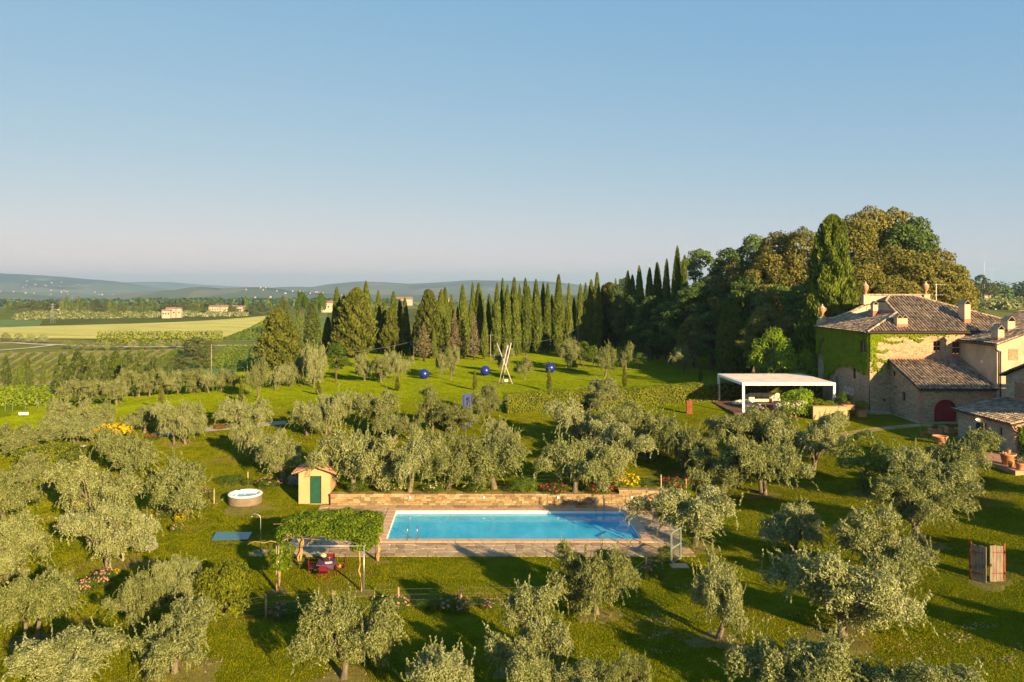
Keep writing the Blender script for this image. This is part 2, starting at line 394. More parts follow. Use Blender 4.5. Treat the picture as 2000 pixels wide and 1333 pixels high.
strip('dirt_path', [GA(1640,850), GA(1720,838), GA(1790,832), GA(1850,834)], 1.3, .02, m_plain('worn_earth', (.33,.25,.12), .95, vary=.3, scale=1.2))

# ------------------------------------------------------------------ worn earth under the trees
M_BARE = m_plain('bare_earth', (.155,.135,.036), .95, vary=.3, scale=2.5, bump=.4)
def soil_patch(px, py, R, seed):
    r = np.random.default_rng(seed); x, y, z = ground_at(px, py); n = 22; k = 4
    rad = R * (1 + .22 * np.sin(np.arange(n) * 6.283 / n * 3 + r.uniform(0, 6)) + r.normal(0, .10, n)); V = [(x, y, hz(x, y) + .022)]
    for j in range(1, k + 1):
        for i in range(n):
            a = 6.283 * i / n; xx, yy = x + rad[i] * math.cos(a) * j / k * 1.25, y + rad[i] * math.sin(a) * j / k; V.append((xx, yy, hz(xx, yy) + .022 - (.03 if j == k else 0)))
    F = [(0, 1 + i, 1 + (i + 1) % n) for i in range(n)] + [(1 + j*n + i, 1 + (j+1)*n + i, 1 + (j+1)*n + (i+1) % n, 1 + j*n + (i+1) % n) for j in range(k - 1) for i in range(n)]
    me = bpy.data.meshes.new('bare_earth'); me.from_pydata(V, [], F); me.materials.append(M_BARE); struct(link('bare_earth', me))
for i, (px, py, R) in enumerate([(1402,1252,1.1),(1555,1094,1.3),(1358,1072,1.2),(1168,1204,1.0),(672,1332,1.2),(365,1314,1.3),(350,868,1.1),(1490,967,1.0),(190,1034,1.3),(212,1110,1.0),(708,1160,.6),(738,1098,.5),(583,1098,.5),(545,1157,.5),(1262,894,.9),(1345,930,.9),(1645,1248,1.4),(1690,964,1.0),(60,1255,1.0),(1935,1142,.9),(1042,1315,1.1),(1795,1064,1.2),(255,1100,1.2),(150,1010,1.2),(480,995,1.4),(100,950,.8)]): soil_patch(px, py, R, 300 + i)

# ------------------------------------------------------------------ mown grass
def m_grass():
    t = NT('grass_blade'); g = t.n('NewGeometry'); oi = t.n('ObjectInfo'); p = g.outputs['Position']
    f = t.math('ADD', t.math('MULTIPLY', g.outputs['Random Per Island'], .4), t.math('ADD', t.math('MULTIPLY', t.noise(p, .55, 4, .6), .4), t.math('MULTIPLY', t.noise(p, .09, 3), .25)))
    c = t.ramp(f, [(.25, (.090,.118,.002)), (.48, (.172,.198,.003)), (.66, (.26,.255,.006)), (.85, (.36,.30,.035))])
    dry = t.ramp(t.noise(p, .23, 5, .6), [(.56, (0,0,0)), (.74, (1,1,1))])
    c = t.mix(t.math('MULTIPLY', dry, .5), c, (.30, .22, .075))
    up = t.n('MapRange', {0: t.n('SeparateXYZ', {0: p}).outputs[1], 1: 82.0, 2: 96.0}).outputs[0]
    c = t.mix(up, c, t.ramp(f, [(.25, (.115,.165,.003)), (.5, (.20,.265,.004)), (.75, (.30,.34,.008))]))
    a = t.pbr(c, .9, spec=.0); b = t.n('BsdfTranslucent', {'Color': c}).outputs[0]
    return t.done(t.n('MixShader', {0: .3, 1: a, 2: b}).outputs[0])
nb = 1500; r = np.random.default_rng(5)
P = np.column_stack([r.uniform(-1.15, 1.15, (nb, 2)), np.zeros(nb)]); hgt = r.uniform(.04, .085, nb)
D = unit(np.column_stack([r.normal(size=(nb, 2)) * .38, np.ones(nb)])); S = unit(np.cross(D, rand_unit(nb, r)))
P = P + D * (hgt / 2)[:, None] - [0, 0, .008]
patch_mesh = leaf_mesh('grass_patch', P, D, S, hgt, r.uniform(.014, .032, nb), m_grass())
patch = bpy.data.objects.new('grass_patch', patch_mesh)
def grass_ok(x, y):
    if -12.4 < x < 13.4 and 46.8 < y < 58.5: return False
    if 26.5 < x < 39 and 83 < y < 94: return False
    if x > 41 and y > 76: return False
    if y > 100 and (x < -62 or y > np.interp(x, [-70, -50, -25, 0], [112, 120, 160, 172])): return False
    if x > 39.6 and 58.6 < y < 75: return False
    return True
pts = []
yy = 29.0
while yy < 172:
    x0, x1 = -(PX0 / FPX) * yy - 3, ((2000 - PX0) / FPX) * yy + 3; xx = x0
    while xx < x1:
        x, y = xx + r.uniform(-.25, .25), yy + r.uniform(-.25, .25)
        if grass_ok(x, y): pts.append((x, y, 0))
        xx += 1.95
    yy += 1.95
pts = np.array(pts); pts[:, 2] = height(pts[:, 0], pts[:, 1])
gm = bpy.data.meshes.new('grass'); gm.vertices.add(len(pts)); gm.vertices.foreach_set('co', pts.astype(np.float32).ravel()); gm.update()
gx = (height(pts[:, 0] + .6, pts[:, 1]) - height(pts[:, 0] - .6, pts[:, 1])) / 1.2; gy = (height(pts[:, 0], pts[:, 1] + .6) - height(pts[:, 0], pts[:, 1] - .6)) / 1.2
tl = []
for a_, b_ in zip(gx, gy):
    n_ = Vector((-a_, -b_, 1)).normalized(); e_ = (n_.to_track_quat('Z', 'Y').to_matrix() @ Matrix.Rotation(r.uniform(0, 6.28), 3, 'Z')).to_euler(); tl.append(tuple(e_))
at_ = gm.attributes.new('tilt', 'FLOAT_VECTOR', 'POINT'); at_.data.foreach_set('vector', np.array(tl, np.float32).ravel())
gob = link('grass', gm); tag(gob, 'short mown grass of the lawns around the pool and olives', None, None, 'stuff')
ng = bpy.data.node_groups.new('grass_scatter', 'GeometryNodeTree')
ng.interface.new_socket('Geometry', in_out='INPUT', socket_type='NodeSocketGeometry'); ng.interface.new_socket('Geometry', in_out='OUTPUT', socket_type='NodeSocketGeometry')
gi = ng.nodes.new('NodeGroupInput'); go = ng.nodes.new('NodeGroupOutput'); iop = ng.nodes.new('GeometryNodeInstanceOnPoints'); oin = ng.nodes.new('GeometryNodeObjectInfo')
oin.inputs['Object'].default_value = patch
ng.links.new(gi.outputs[0], iop.inputs['Points']); ng.links.new(oin.outputs['Geometry'], iop.inputs['Instance'])
na = ng.nodes.new('GeometryNodeInputNamedAttribute'); na.data_type = 'FLOAT_VECTOR'; na.inputs[0].default_value = 'tilt'
ng.links.new(na.outputs[0], iop.inputs['Rotation']); ng.links.new(iop.outputs[0], go.inputs[0])
md = gob.modifiers.new('scatter', 'NODES'); md.node_group = ng

# ------------------------------------------------------------------ plants: prototypes (mesh data shared by all copies)
def olive_proto(seed, dense=1.0, upright=.18):
    """old pruned olive: short forked trunk, arching limbs, crown of separate leafy tufts"""
    r = np.random.default_rng(seed); b = MB()
    lean = r.normal(size=2) * .12; h0 = r.uniform(.5, .85)
    stems = [(0, 0)] if r.random() < .6 else [(-.22, .05), (.24, -.04)]
    limbs = []
    for sx, sy in stems:
        p = [(sx, sy, -.25), (sx*1.1, sy, .0), (sx*1.2 + lean[0]*.5, sy + lean[1]*.5, h0*.5), (sx*1.4 + lean[0], sy + lean[1], h0)]
        w = .15 if len(stems) == 1 else .105
        b.tube(p, [w*1.5, w*1.25, w*.95, w*.9], 8)
        nl = r.integers(4, 6) if len(stems) == 1 else r.integers(2, 4)
        a0 = r.uniform(0, 6.28)
        for k in range(nl):
            an = a0 + 6.28 * k / nl + r.normal() * .3
            if len(stems) == 2: an = (0 if sx > 0 else math.pi) + (k - (nl-1)/2) * 1.1 + r.normal() * .2
            top = np.array(p[-1]); L = r.uniform(1.5, 2.6); q = [top]; d = np.array([math.cos(an)*.95, math.sin(an)*.95, 1.0]); d /= np.linalg.norm(d)
            for s in range(6):
                d = d + r.normal(size=3) * .18 + np.array([0, 0, .05 if s < 3 else -.34]); d /= np.linalg.norm(d)
                q.append(q[-1] + d * L / 6)
            b.tube(q, list(np.linspace(w*.62, .030, 7)), 6); limbs.append(np.array(q))
    lob = []
    for q in limbs:
        lob.append((q[-1] + [0, 0, .05], np.array([1, 1, .8]) * r.uniform(.42, .62)))
        for s in range(r.integers(7, 10)):
            i = r.integers(2, 7); st = q[i]; an = r.uniform(0, 6.28); L = r.uniform(.45, 1.15)
            d = unit(np.array([math.cos(an), math.sin(an), r.uniform(-.1, .9)])); c = [st]
            for k in range(4):
                d = unit(d + r.normal(size=3) * .2 + np.array([0, 0, -.14])); c.append(c[-1] + d * L / 4)
            b.tube(c, list(np.linspace(.035, .010, 5)), 4, False)
            lob.append((c[-1], np.array([1, 1, r.uniform(.65, 1.25)]) * r.uniform(.30, .58)))
    P, N = lobe_points(lob, 430 * dense, r, .5)
    P = P + r.normal(size=P.shape) * .035
    # loose shoots: some upright on top, more hanging from the rim
    tips = np.array([c for c, _ in lob]); TP, TD = [], []
    for k in range(int(230 * dense)):
        st = tips[r.integers(len(tips))] + r.normal(size=3) * .2; out = unit(np.array([st[0] - lean[0], st[1] - lean[1], .15]))
        up = r.random() < upright * 1.3 + .25; d = unit(out * .3 + r.normal(size=3) * .25 + [0, 0, 1.0]) if up else unit(out + r.normal(size=3) * .35 + [0, 0, .25])
        n = r.integers(9, 15)
        for j in range(n):
            d = unit(d + r.normal(size=3) * .1 + [0, 0, -.02 if up else -.2]); st = st + d * r.uniform(.045, .075)
            for z in range(3): TP.append(st + r.normal(size=3) * .02); TD.append(unit(d + r.normal(size=3) * .5))
    TP, TD = np.array(TP), np.array(TD)
    D = unit(np.cross(N, rand_unit(len(N), r)) + N * .35 + np.array([0, 0, .05])); S = unit(np.cross(unit(N + rand_unit(len(N), r) * .8), D))
    P = np.concatenate([P, TP]); D = np.concatenate([D, TD]); S = np.concatenate([S, unit(np.cross(TD, rand_unit(len(TD), r)))])
    keep = P[:, 2] > .25; P, D, S = P[keep], D[keep], S[keep]
    wx = np.percentile(np.hypot(P[:, 0], P[:, 1]), 97); top = np.percentile(P[:, 2], 99.3)
    cm = leaf_mesh('crown', P, D, S, r.uniform(.075, .145, len(P)), r.uniform(.030, .052, len(P)), M_OLIVE)
    return b.mesh('trunk', M_BARK_OLIVE, True), cm, wx * 2, top
def lobe_points(lobes, dens, r, shell=.35):
    P, N = [], []
    for c, rad in lobes:
        c = np.array(c); n = int(dens * 12.6 * float(np.mean(rad)) ** 2)
        d = rand_unit(n, r); d[:, 2] = np.where(d[:, 2] < -.35, -d[:, 2], d[:, 2])
        bump = 1 + .10 * np.sin(d[:, 0:1]*7 + c[0]*3) * np.sin(d[:, 1:2]*6 + c[1]) + .07 * np.sin(d[:, 2:3]*11 + c[2])
        p = c + d * np.array(rad) * bump * (1 - shell * r.random((n, 1)) ** 2)
        ok = np.ones(n, bool)
        for c2, r2 in lobes:
            if c2 is c: continue
            q = (p - np.array(c2)) / np.array(r2); ok &= ~((np.linalg.norm(q, axis=1) < .72) & (np.abs(q).sum(1) > 0)) | (np.allclose(c2, c))
        P.append(p[ok]); N.append(d[ok])
    return np.concatenate(P), np.concatenate(N)
def broad_proto(seed, H, Rw, leaf, mat, dens=26, lobes_n=22, bark=None, base=.22, lsize=.75):
    """broad-leaved tree: forked trunk, crown of many leafy lobes with gaps"""
    r = np.random.default_rng(seed); b = MB(); lob = []
    ht = H * (base + .12)
    b.tube([(0,0,-.3), (.05,0,0), (.1*r.normal(),.1*r.normal(), ht*.5), (.12*r.normal(),.12*r.normal(), ht)], [H*.035, H*.024, H*.019, H*.016], 8)
    for k in range(lobes_n):
        t = (k + .5) / lobes_n; z = H * (base + .12 + (.80 - base) * t ** .9); an = k * 2.4 + r.normal() * .35
        prof = math.sin(math.pi * min(1, (.12 + .80 * (1 - (1 - t) ** 1.6)))) ** .6
        rr = Rw * prof * r.uniform(.45, .82); lr = Rw * r.uniform(.20, .36) * (1 - .25 * t) * (22 / lobes_n) ** .3 * 1.1
        c = (rr * math.cos(an), rr * math.sin(an), z); lob.append((c, (lr, lr, lr * r.uniform(.7, .95))))
        if k % 2 == 0: b.tube([(0, 0, ht * .8 + (z - ht) * .3), (c[0]*.5, c[1]*.5, z*.85), c], [H*.011, H*.007, H*.003], 5, False)
    lob.append(((0, 0, H * .9), (Rw*.36, Rw*.36, Rw*.36)))
    P, N = lobe_points(lob, dens / leaf ** 2 * .085, r)
    cm = leaf_mesh_out('crown', P, N, leaf * r.uniform(.7, 1.4, len(P)), leaf * lsize * r.uniform(.6, 1.1, len(P)), mat, .75, r)
    return b.mesh('trunk', bark or M_BARK, True), cm, Rw * 2, H
def cypress_proto(seed, n=6500, mat=None, slim=.085, leafL=.42, ragged=.18, skirt=.05, point=.6):
    """column cypress of unit height 10, built of upright flame-like sprays"""
    r = np.random.default_rng(seed); H = 10.0; Rm = H * slim
    b = MB(); b.tube([(0,0,-.3), (0,0,H*.3), (0,0,H*.85)], [.16, .12, .03], 7)
    z = H * (skirt + (1 - skirt) * r.random(int(n*1.15)) ** .92); t = (z / H - skirt) / (1 - skirt)
    prof = np.minimum(1.0, .6 + 2.2 * t) * np.where(t < .3, 1, np.clip((1.0 - t) / .7, 0, 1) ** point)
    an = r.uniform(0, 6.283, len(z))
    ph = r.uniform(0, 6.28, 4)
    flame = 1 + ragged * (np.sin(an*5 + z*.7 + ph[0]) * np.sin(z*1.9 + an*2 + ph[1]) + .6*np.sin(an*9 + ph[2] + z*1.1) * np.sin(z*3.7 + ph[3]))
    rad = Rm * prof * flame * (1 - .30 * r.random(len(z)) ** 2.2)
    P = np.column_stack([rad*np.cos(an), rad*np.sin(an), z]); out = np.column_stack([np.cos(an), np.sin(an), np.full(len(z), .15)])
    D = unit(out * .42 + np.array([0, 0, 1.0]) + r.normal(size=(len(z), 3)) * .22); S = unit(np.cross(D, out + r.normal(size=(len(z), 3)) * .7))
    sz = leafL * r.uniform(.6, 1.3, len(z)) * (.55 + .45 * prof); cm = leaf_mesh('crown', P, D, S, sz, sz * .42 * r.uniform(.7, 1.2, len(z)), mat or M_CYPRESS)
    return b.mesh('trunk', M_BARK, True), cm, Rm * 2, H
def bush_proto(seed, leaf, mat, dens=1.0, lobes_n=9, squash=.8, up=0.0, stems=True):
    """shrub of width 2 and height about 1.6"""
    r = np.random.default_rng(seed); lob = []
    for k in range(lobes_n):
        an = k * 2.4; rr = .62 * math.sqrt((k + .3) / lobes_n)
        lob.append(((rr*math.cos(an), rr*math.sin(an), .55 + .5*r.random() * (1 - rr)), (.42, .42, .42 * squash + .1)))
    for k in range(7): lob.append(((.55*math.cos(k*.9), .55*math.sin(k*.9), .3), (.36, .36, .32)))
    P, N = lobe_points(lob, 150 * dens / (leaf / .1) ** 2, r); P[:, 2] = np.maximum(P[:, 2], .03)
    cm = leaf_mesh_out('foliage', P, N, leaf * r.uniform(.7, 1.4, len(P)), leaf * .55 * r.uniform(.7, 1.2, len(P)), mat, .7, r, up)
    b = MB()
    for k in range(5):
        an = k * 1.3; b.tube([(.05*math.cos(an), .05*math.sin(an), -.1), (.25*math.cos(an), .25*math.sin(an), .5), (.4*math.cos(an), .4*math.sin(an), .95)], [.03, .02, .008], 5, False)
    return b.mesh('stem', M_BARK, True), cm, 2.0, 1.6
def blossoms_mesh(seed, n, mat, size=.09):
    r = np.random.default_rng(seed); d = rand_unit(n, r); d[:, 2] = np.abs(d[:, 2]) * .8 + .05
    c = d * np.array([.95, .95, .8]) * r.uniform(.8, 1.08, (n, 1)) + [0, 0, .65]
    P = np.repeat(c, 7, 0) + r.normal(size=(n*7, 3)) * size * .35
    return leaf_mesh_out('blossoms', P, np.repeat(d, 7, 0), size * r.uniform(.8, 1.3, n*7), size * r.uniform(.7, 1.1, n*7), mat, .8, r)
def plant(name, proto, label, cat, x, y, w, h, rz=None, group=None, z=None, partn=('trunk', 'crown'), wy=None, extra=None):
    tm, cm, pw, ph = proto
    o = thing(name, label, cat, (x, y, hz(x, y) if z is None else z), random.uniform(0, 6.28) if rz is None else rz, group)
    o.scale = (w / pw, (wy or w) / pw, h / ph)
    o.rotation_euler = (random.gauss(0, .018), random.gauss(0, .018), o.rotation_euler.z)
    link(partn[0], tm, o); link(partn[1], cm, o)
    for nm, me in (extra or []): link(nm, me, o)
    return o

OLIVES = [olive_proto(s, d, u) for s, d, u in ((11, 1.0, .2), (12, 1.1, .14), (13, .95, .25), (14, 1.1, .12), (15, 1.0, .18), (16, 1.15, .1), (17, .9, .3), (18, 1.05, .16))]
FAR_OLIVES = [broad_proto(s, 4.0, 2.3, .30, M_OLIVE, 20, 11, M_BARK_OLIVE, .2, .5) for s in (21, 22, 23)]
CYP = [cypress_proto(30 + k, 6500, None, sl, .42, rg) for k, (sl, rg) in enumerate(((.072, .16), (.085, .2), (.062, .14), (.095, .24), (.078, .18)))]
CYP_THIN = cypress_proto(40, 900, M_CYPRESS_Y, .05, .5, .1, .02)
CONIF = [cypress_proto(50 + k, 11000, M_CONIFER, .20, .44, .38, .06, .5) for k in range(3)]
BIGCYP = cypress_proto(57, 22000, M_BIGCYP, .16, .30, .30, .03, .42)
DEAD = cypress_proto(60, 1100, M_DEAD, .085, .40, .6, .1, .9)
OAKS = [broad_proto(70 + k, 16, 6.2, .32, M_OAK, 26, 40, None, .14) for k in range(3)]
DARKS = [broad_proto(80 + k, 15, 5.0, .32, M_DARK, 26, 34, None, .12) for k in range(3)]
GREENS = [broad_proto(90 + k, 8, 3.0, .28, M_GREEN, 22, 16) for k in range(2)]
BRIGHT = broad_proto(95, 6, 3.4, .30, M_BRIGHT, 15, 18, None, .06, .4)
PINE = broad_proto(97, 12, 5.2, .5, M_GREEN, 26, 14, None, .55)
FIELDT = [broad_proto(100 + k, 9, 4.0, .55, M_FIELD_TREE, 24, 12, None, .1) for k in range(3)]
VALT = [broad_proto(130 + k, 9, 4.0, .36, M_VALLEY, 26, 14, None, .06) for k in range(3)]
FARCYP = cypress_proto(105, 1300, M_CYPRESS, .075, .9, .12, .02)
M_MAGNOLIA = m_leaf('magnolia_leaf', [(.2, (.020,.036,.006)), (.5, (.060,.095,.012)), (.8, (.16,.20,.02))], .2, .4, 1.2, .2)
MAGNOLIA = broad_proto(140, 4.0, 1.9, .15, M_MAGNOLIA, 24, 20, M_BARK_OLIVE, .22, .5)
BUSH_G = bush_proto(110, .12, M_GREEN); BUSH_B = bush_proto(111, .10, M_BRIGHT, 1.1); BUSH_BOX = bush_proto(112, .085, M_BOX, 1.4, 14, 1.5, .8)
BUSH_SAGE = bush_proto(113, .09, M_SAGE, 1.2, 9, .8, .9); BUSH_ROSE = bush_proto(114, .10, M_GREEN, .8); BUSH_H = bush_proto(115, .10, M_HEDGE, 1.1)
BUSH_D = bush_proto(116, .15, M_DARK, 1.0, 12, 1.2)
FL_PINK = blossoms_mesh(120, 34, M_PINK); FL_RED = blossoms_mesh(121, 40, M_RED); FL_YEL = blossoms_mesh(122, 90, M_YELLOW, .10); FL_WHITE = blossoms_mesh(123, 26, M_WHITEP); FL_BROOM = blossoms_mesh(124, 230, M_YELLOW, .09)

# ------------------------------------------------------------------ the olive grove: foot of trunk (photo px), crown width, crown top, what sets it apart
ORD = ['first','second','third','fourth','fifth','sixth','seventh','eighth','ninth','tenth','eleventh','twelfth','thirteenth','fourteenth','fifteenth','sixteenth','seventeenth','eighteenth','nineteenth','twentieth']
def ordn(i):
    if i < 20: return ORD[i]
    t, u = divmod(i + 1, 10); tens = {2: 'twenty', 3: 'thirty', 4: 'forty', 5: 'fifty'}[t]
    return {2: 'twentieth', 3: 'thirtieth', 4: 'fortieth', 5: 'fiftieth'}[t] if u == 0 else tens + '-' + ORD[u - 1]
OLIVE_LIST = [
 (128,1372,235,1240,'low spreading olive cut by the bottom edge, nearest the left corner'),
 (60,1252,180,1108,'forked olive with bare pale limbs at the left edge, above the nearest one'),
 (340,1316,165,1180,'broad olive standing in front of the round boxwood shrub'),
 (262,1228,130,1118,'olive left of the boxwood shrub with drooping shoots'),
 (342,1200,100,1084,'tall thin olive just behind the left end of the front rose fence'),
 (672,1328,190,1165,'olive with a leaning trunk below the red garden chairs'),
 (862,1382,175,1254,'olive cut by the bottom edge right of the leaning one'),
 (1042,1312,195,1140,'dense tall olive below the middle of the pool'),
 (1062,1402,185,1262,'olive cut by the bottom edge in front of the dense tall one'),
 (1222,1402,110,1268,'narrow young olive cut by the bottom edge, below the pool gate'),
 (1165,1202,150,1060,'olive overlapping the front right corner of the pool paving'),
 (1402,1250,132,1084,'single small olive on open lawn below the mesh gate'),
 (1550,1092,148,976,'open airy olive on the lawn right of the mesh gate'),
 (1355,1068,205,938,'thick trunked olive right beside the end of the pool'),
 (1490,965,165,846,'olive leaning over the lawn behind the thick trunked one'),
 (1645,1245,245,1055,'largest spreading olive in the right foreground'),
 (1565,1395,235,1222,'wide olive cut by the bottom edge, right half'),
 (1715,1145,225,992,'wide olive left of the old wooden shutters'),
 (1795,1058,190,928,'olive above and left of the old wooden shutters'),
 (1838,985,175,876,'olive below the brick terrace with drooping crown'),
 (1872,930,140,836,'olive closest to the brick terrace and guest house'),
 (1588,918,165,794,'big olive in front of the yellow planter wall'),
 (1470,892,145,792,'olive in front of the white pavilion floor'),
 (1418,966,120,872,'crooked olive behind the right end of the pool wall'),
 (1345,928,118,818,'tall narrow olive above the red roses at the wall end'),
 (1262,892,125,772,'dark trunked olive in the lawn before the rusty stele'),
 (1140,882,140,766,'olive close in front of the long clipped hedge, right part'),
 (1205,932,150,826,'olive with twisted bare top above the pool ladder'),
 (1122,966,145,862,'drooping olive behind the wall above the right half of the pool'),
 (965,955,160,848,'weeping olive behind the wall above the middle of the pool'),
 (972,900,95,816,'round olive behind the weeping one, above the pool'),
 (800,966,140,832,'olive behind the wall above the left end of the pool'),
 (875,958,130,836,'olive with bare white branches behind the pool wall'),
 (688,968,160,838,'olive leaning over the yellow shed roof'),
 (765,868,98,798,'two stemmed olive on the lawn behind the shed trees'),
 (600,852,98,786,'olive in the back row straight behind the shed'),
 (556,942,120,848,'slim trunked olive just left of the yellow shed'),
 (500,902,88,822,'rounded olive behind the hot tub, by the stone path'),
 (880,848,105,786,'olive beside the blue arch, on its left'),
 (955,818,78,752,'light crowned olive at the left end of the clipped hedge'),
 (845,846,95,752,'olive in the back row below the three leaning poles'),
 (740,846,112,758,'olive in the back row left of the blue arch'),
 (640,848,105,762,'olive in the back row, second behind the shed'),
 (1170,802,88,738,'olive leaning across the top of the clipped hedge'),
 (340,868,75,782,'left one of the pair of olives with twin bare trunks'),
 (362,868,82,780,'right one of the pair of olives with twin bare trunks'),
 (470,838,98,778,'wide olive along the far stone path'),
 (345,1012,155,896,'olive above the bed of pink and yellow flowers'),
 (250,932,120,834,'olive right below the yellow broom'),
 (190,1032,170,885,'large olive in the left of the grove, over dry grass'),
 (212,1108,165,976,'olive with a pale crooked limb beside the silver shrub'),
 (14,1132,150,1006,'olive at the left edge, beyond the forked one'),
 (10,1032,140,925,'dense olive at the left edge beside the grass strip'),
 (58,952,110,884,'olive in front of the curved hedge end at left'),
 (30,902,115,826,'olive at the left edge behind the curved hedge'),
 (150,868,115,812,'low olive behind the curved hedge at left'),
 (130,836,85,778,'olive beside the white sign board'),
 (190,842,85,788,'olive between the white board and the yellow broom'),
 (282,846,95,790,'olive behind the yellow broom, at its right'),
 (228,792,78,738,'broad olive before the vineyard posts at the far left'),
 (160,798,98,735,'silvery olive by the vineyard posts, leftmost of its row'),
 (1760,1420,260,1260,'olive beyond the bottom right edge'),
]
for i, (bx, by, w, ty, lab) in enumerate(OLIVE_LIST):
    x, y, z = ground_at(bx, by); s = sc_at(y)
    hgt = min(4.4, (by - ty) / s * .93); wid = w / s * 1.08
    plant('olive_tree', OLIVES[(i * 3 + i // 8) % 8], ('gnarled ' if 'olive' not in lab[:6] and len(lab.split()) < 6 else '') + lab, 'olive tree', x, y, wid, hgt, None, 'olive trees of the grove')
# the olives on the far lawn, paler and taller
LAWN_OLIVES = [(505,778,52,700,'thin trunked olive at the left of the upper lawn'),(613,758,54,676,'tall olive with bare trunk left of the bright green tree'),(588,748,44,690,'olive close behind the tall bare trunked one'),
 (712,746,46,694,'olive right of the bright green tree on the upper lawn'),(744,748,48,696,'multi stemmed olive between the green tree and first blue ball'),(778,744,50,688,'olive just left of the leftmost blue ball'),
 (880,744,42,678,'olive between the left and middle blue balls'),(1025,742,46,698,'low round olive right of the three leaning poles'),(1182,736,58,676,'sunlit round olive right of the rightmost blue ball'),
 (1110,724,52,664,'grey olive in shade behind the rightmost blue ball'),(985,730,42,674,'olive in shade behind the three leaning poles'),(1335,730,56,680,'solitary grey olive left of the white pavilion'),(1222,724,36,672,'small grey olive at the dark wood edge'),(862,736,26,690,'thin olive behind the left blue ball')]
for i, (bx, by, w, ty, lab) in enumerate(LAWN_OLIVES):
    x, y, z = ground_at(bx, by); s = sc_at(y)
    plant('olive_tree', OLIVES[(i * 5 + 2) % 8], lab, 'olive tree', x, y, w / s * 1.05, (by - ty) / s, None, 'olives on the upper lawn')
# the row of olives that closes the lawn at the left
for i, (bx, by, w, ty) in enumerate([(238,780,46,722),(268,777,46,724),(292,775,44,724),(320,773,46,724),(347,772,44,726),(380,768,52,722),(408,768,42,728),(432,766,46,722),(458,764,40,726),(540,762,44,714),(566,756,40,712)]):
    x, y, z = ground_at(bx, by); s = sc_at(y)
    plant('olive_tree', OLIVES[(i * 3) % 8], 'olive in the back row along the left lawn edge, ' + ordn(i) + ' from the left', 'olive tree', x, y, w / s * 1.1, (by - ty) / s, None, 'olive row along the lawn edge')
# olives along the gravel road across the valley
for i, (px, py) in enumerate([(10,668),(35,670),(58,672),(83,673),(133,684),(163,686),(188,686),(207,686),(231,686),(260,686),(286,685),(312,684),(345,682),(372,678),(398,676)]):
    x, y, z = ground_at(px, py)
    plant('olive_tree', FAR_OLIVES[i % 3], 'small olive beside the far gravel road, ' + ordn(i) + ' from the left', 'olive tree', x, y, random.uniform(5.0, 6.2), random.uniform(3.6, 4.6), None, 'olives by the far road')

# ------------------------------------------------------------------ cypresses and wood
CY = [(612,592,28,690),(640,620,20,694),(660,562,22,696),(672,575,24,698),(705,572,26,696),(719,550,20,692),(740,568,17,690),(750,590,16,692),(768,570,18,692),(781,585,15,692),(793,582,16,694),(808,638,12,696),
 (848,640,8,702),(856,566,22,698),(870,562,19,698),(881,576,15,690),(894,600,13,698),(907,557,20,700),(920,585,13,696),(929,552,15,692),(941,553,18,692),(946,618,13,702),(958,575,16,690),(969,553,16,698),(980,544,14,690),(988,557,15,696),(1002,543,16,694),(1009,560,13,696),(1018,556,14,690),(1027,544,15,694),(1036,559,14,688),(1049,546,17,692),(1059,552,14,686),(1068,554,15,690),(1078,576,12,686),(1088,537,16,690),(1096,562,12,686),(1111,554,14,690),(1121,582,11,686),(1133,555,15,688),(1142,553,13,684),(1155,547,17,688),(1167,533,18,690),
 (1188,580,13,684),(1202,545,12,680)]
for i, (px, ty, w, by) in enumerate(CY):
    x, y, z = ground_at(px, by); s = sc_at(y)
    plant('cypress_tree', CYP[(i * 2 + i // 5) % 5], 'tall cypress in the row closing the lawn, ' + ordn(i) + ' from the left', 'cypress', x, y, w / s * random.uniform(1.05, 1.38), (by - ty) / s, None, 'cypress row beyond the lawn')
for i, (px, ty, w, by, lab) in enumerate([(545,602,66,724,'broad bushy conifer standing alone at the left end of the row'),(690,562,64,700,'widest bushy conifer left in the cypress row'),(838,566,46,700,'bushy dark conifer in the middle of the cypress row'),(762,600,30,694,'short bushy conifer between cypresses, left of the brown tree'),(575,640,26,700,'small dark conifer beside the lone broad one')]):
    x, y, z = ground_at(px, by); s = sc_at(y)
    plant('conifer_tree', CONIF[i % 3], lab, 'conifer', x, y, w / s * 1.1, (by - ty) / s)
for px, ty, w, by, lab in [(828,630,26,706,'brown dead conifer, left one of three in the row'),(888,606,20,702,'brown dead conifer, middle one of three in the row'),(926,612,20,704,'brown dead conifer, right one of three in the row')]:
    x, y, z = ground_at(px, by); s = sc_at(y)
    plant('dead_conifer', DEAD, lab, 'dead tree', x, y, w / s, (by - ty) / s, None, 'dead conifers in the row')
# slender young cypresses set along the upper lawn
for i, (px, ty, by) in enumerate([(314,748,797),(471,748,786),(622,744,772),(776,736,764),(928,724,762),(1073,718,766),(1220,714,757),(1368,705,747)]):
    x, y, z = ground_at(px, by); s = sc_at(y)
    plant('young_cypress', CYP_THIN, 'pencil thin young cypress on the upper lawn, ' + ordn(i) + ' from the left', 'cypress', x, y, .62, (by - ty) / s, None, 'young cypresses on the upper lawn')
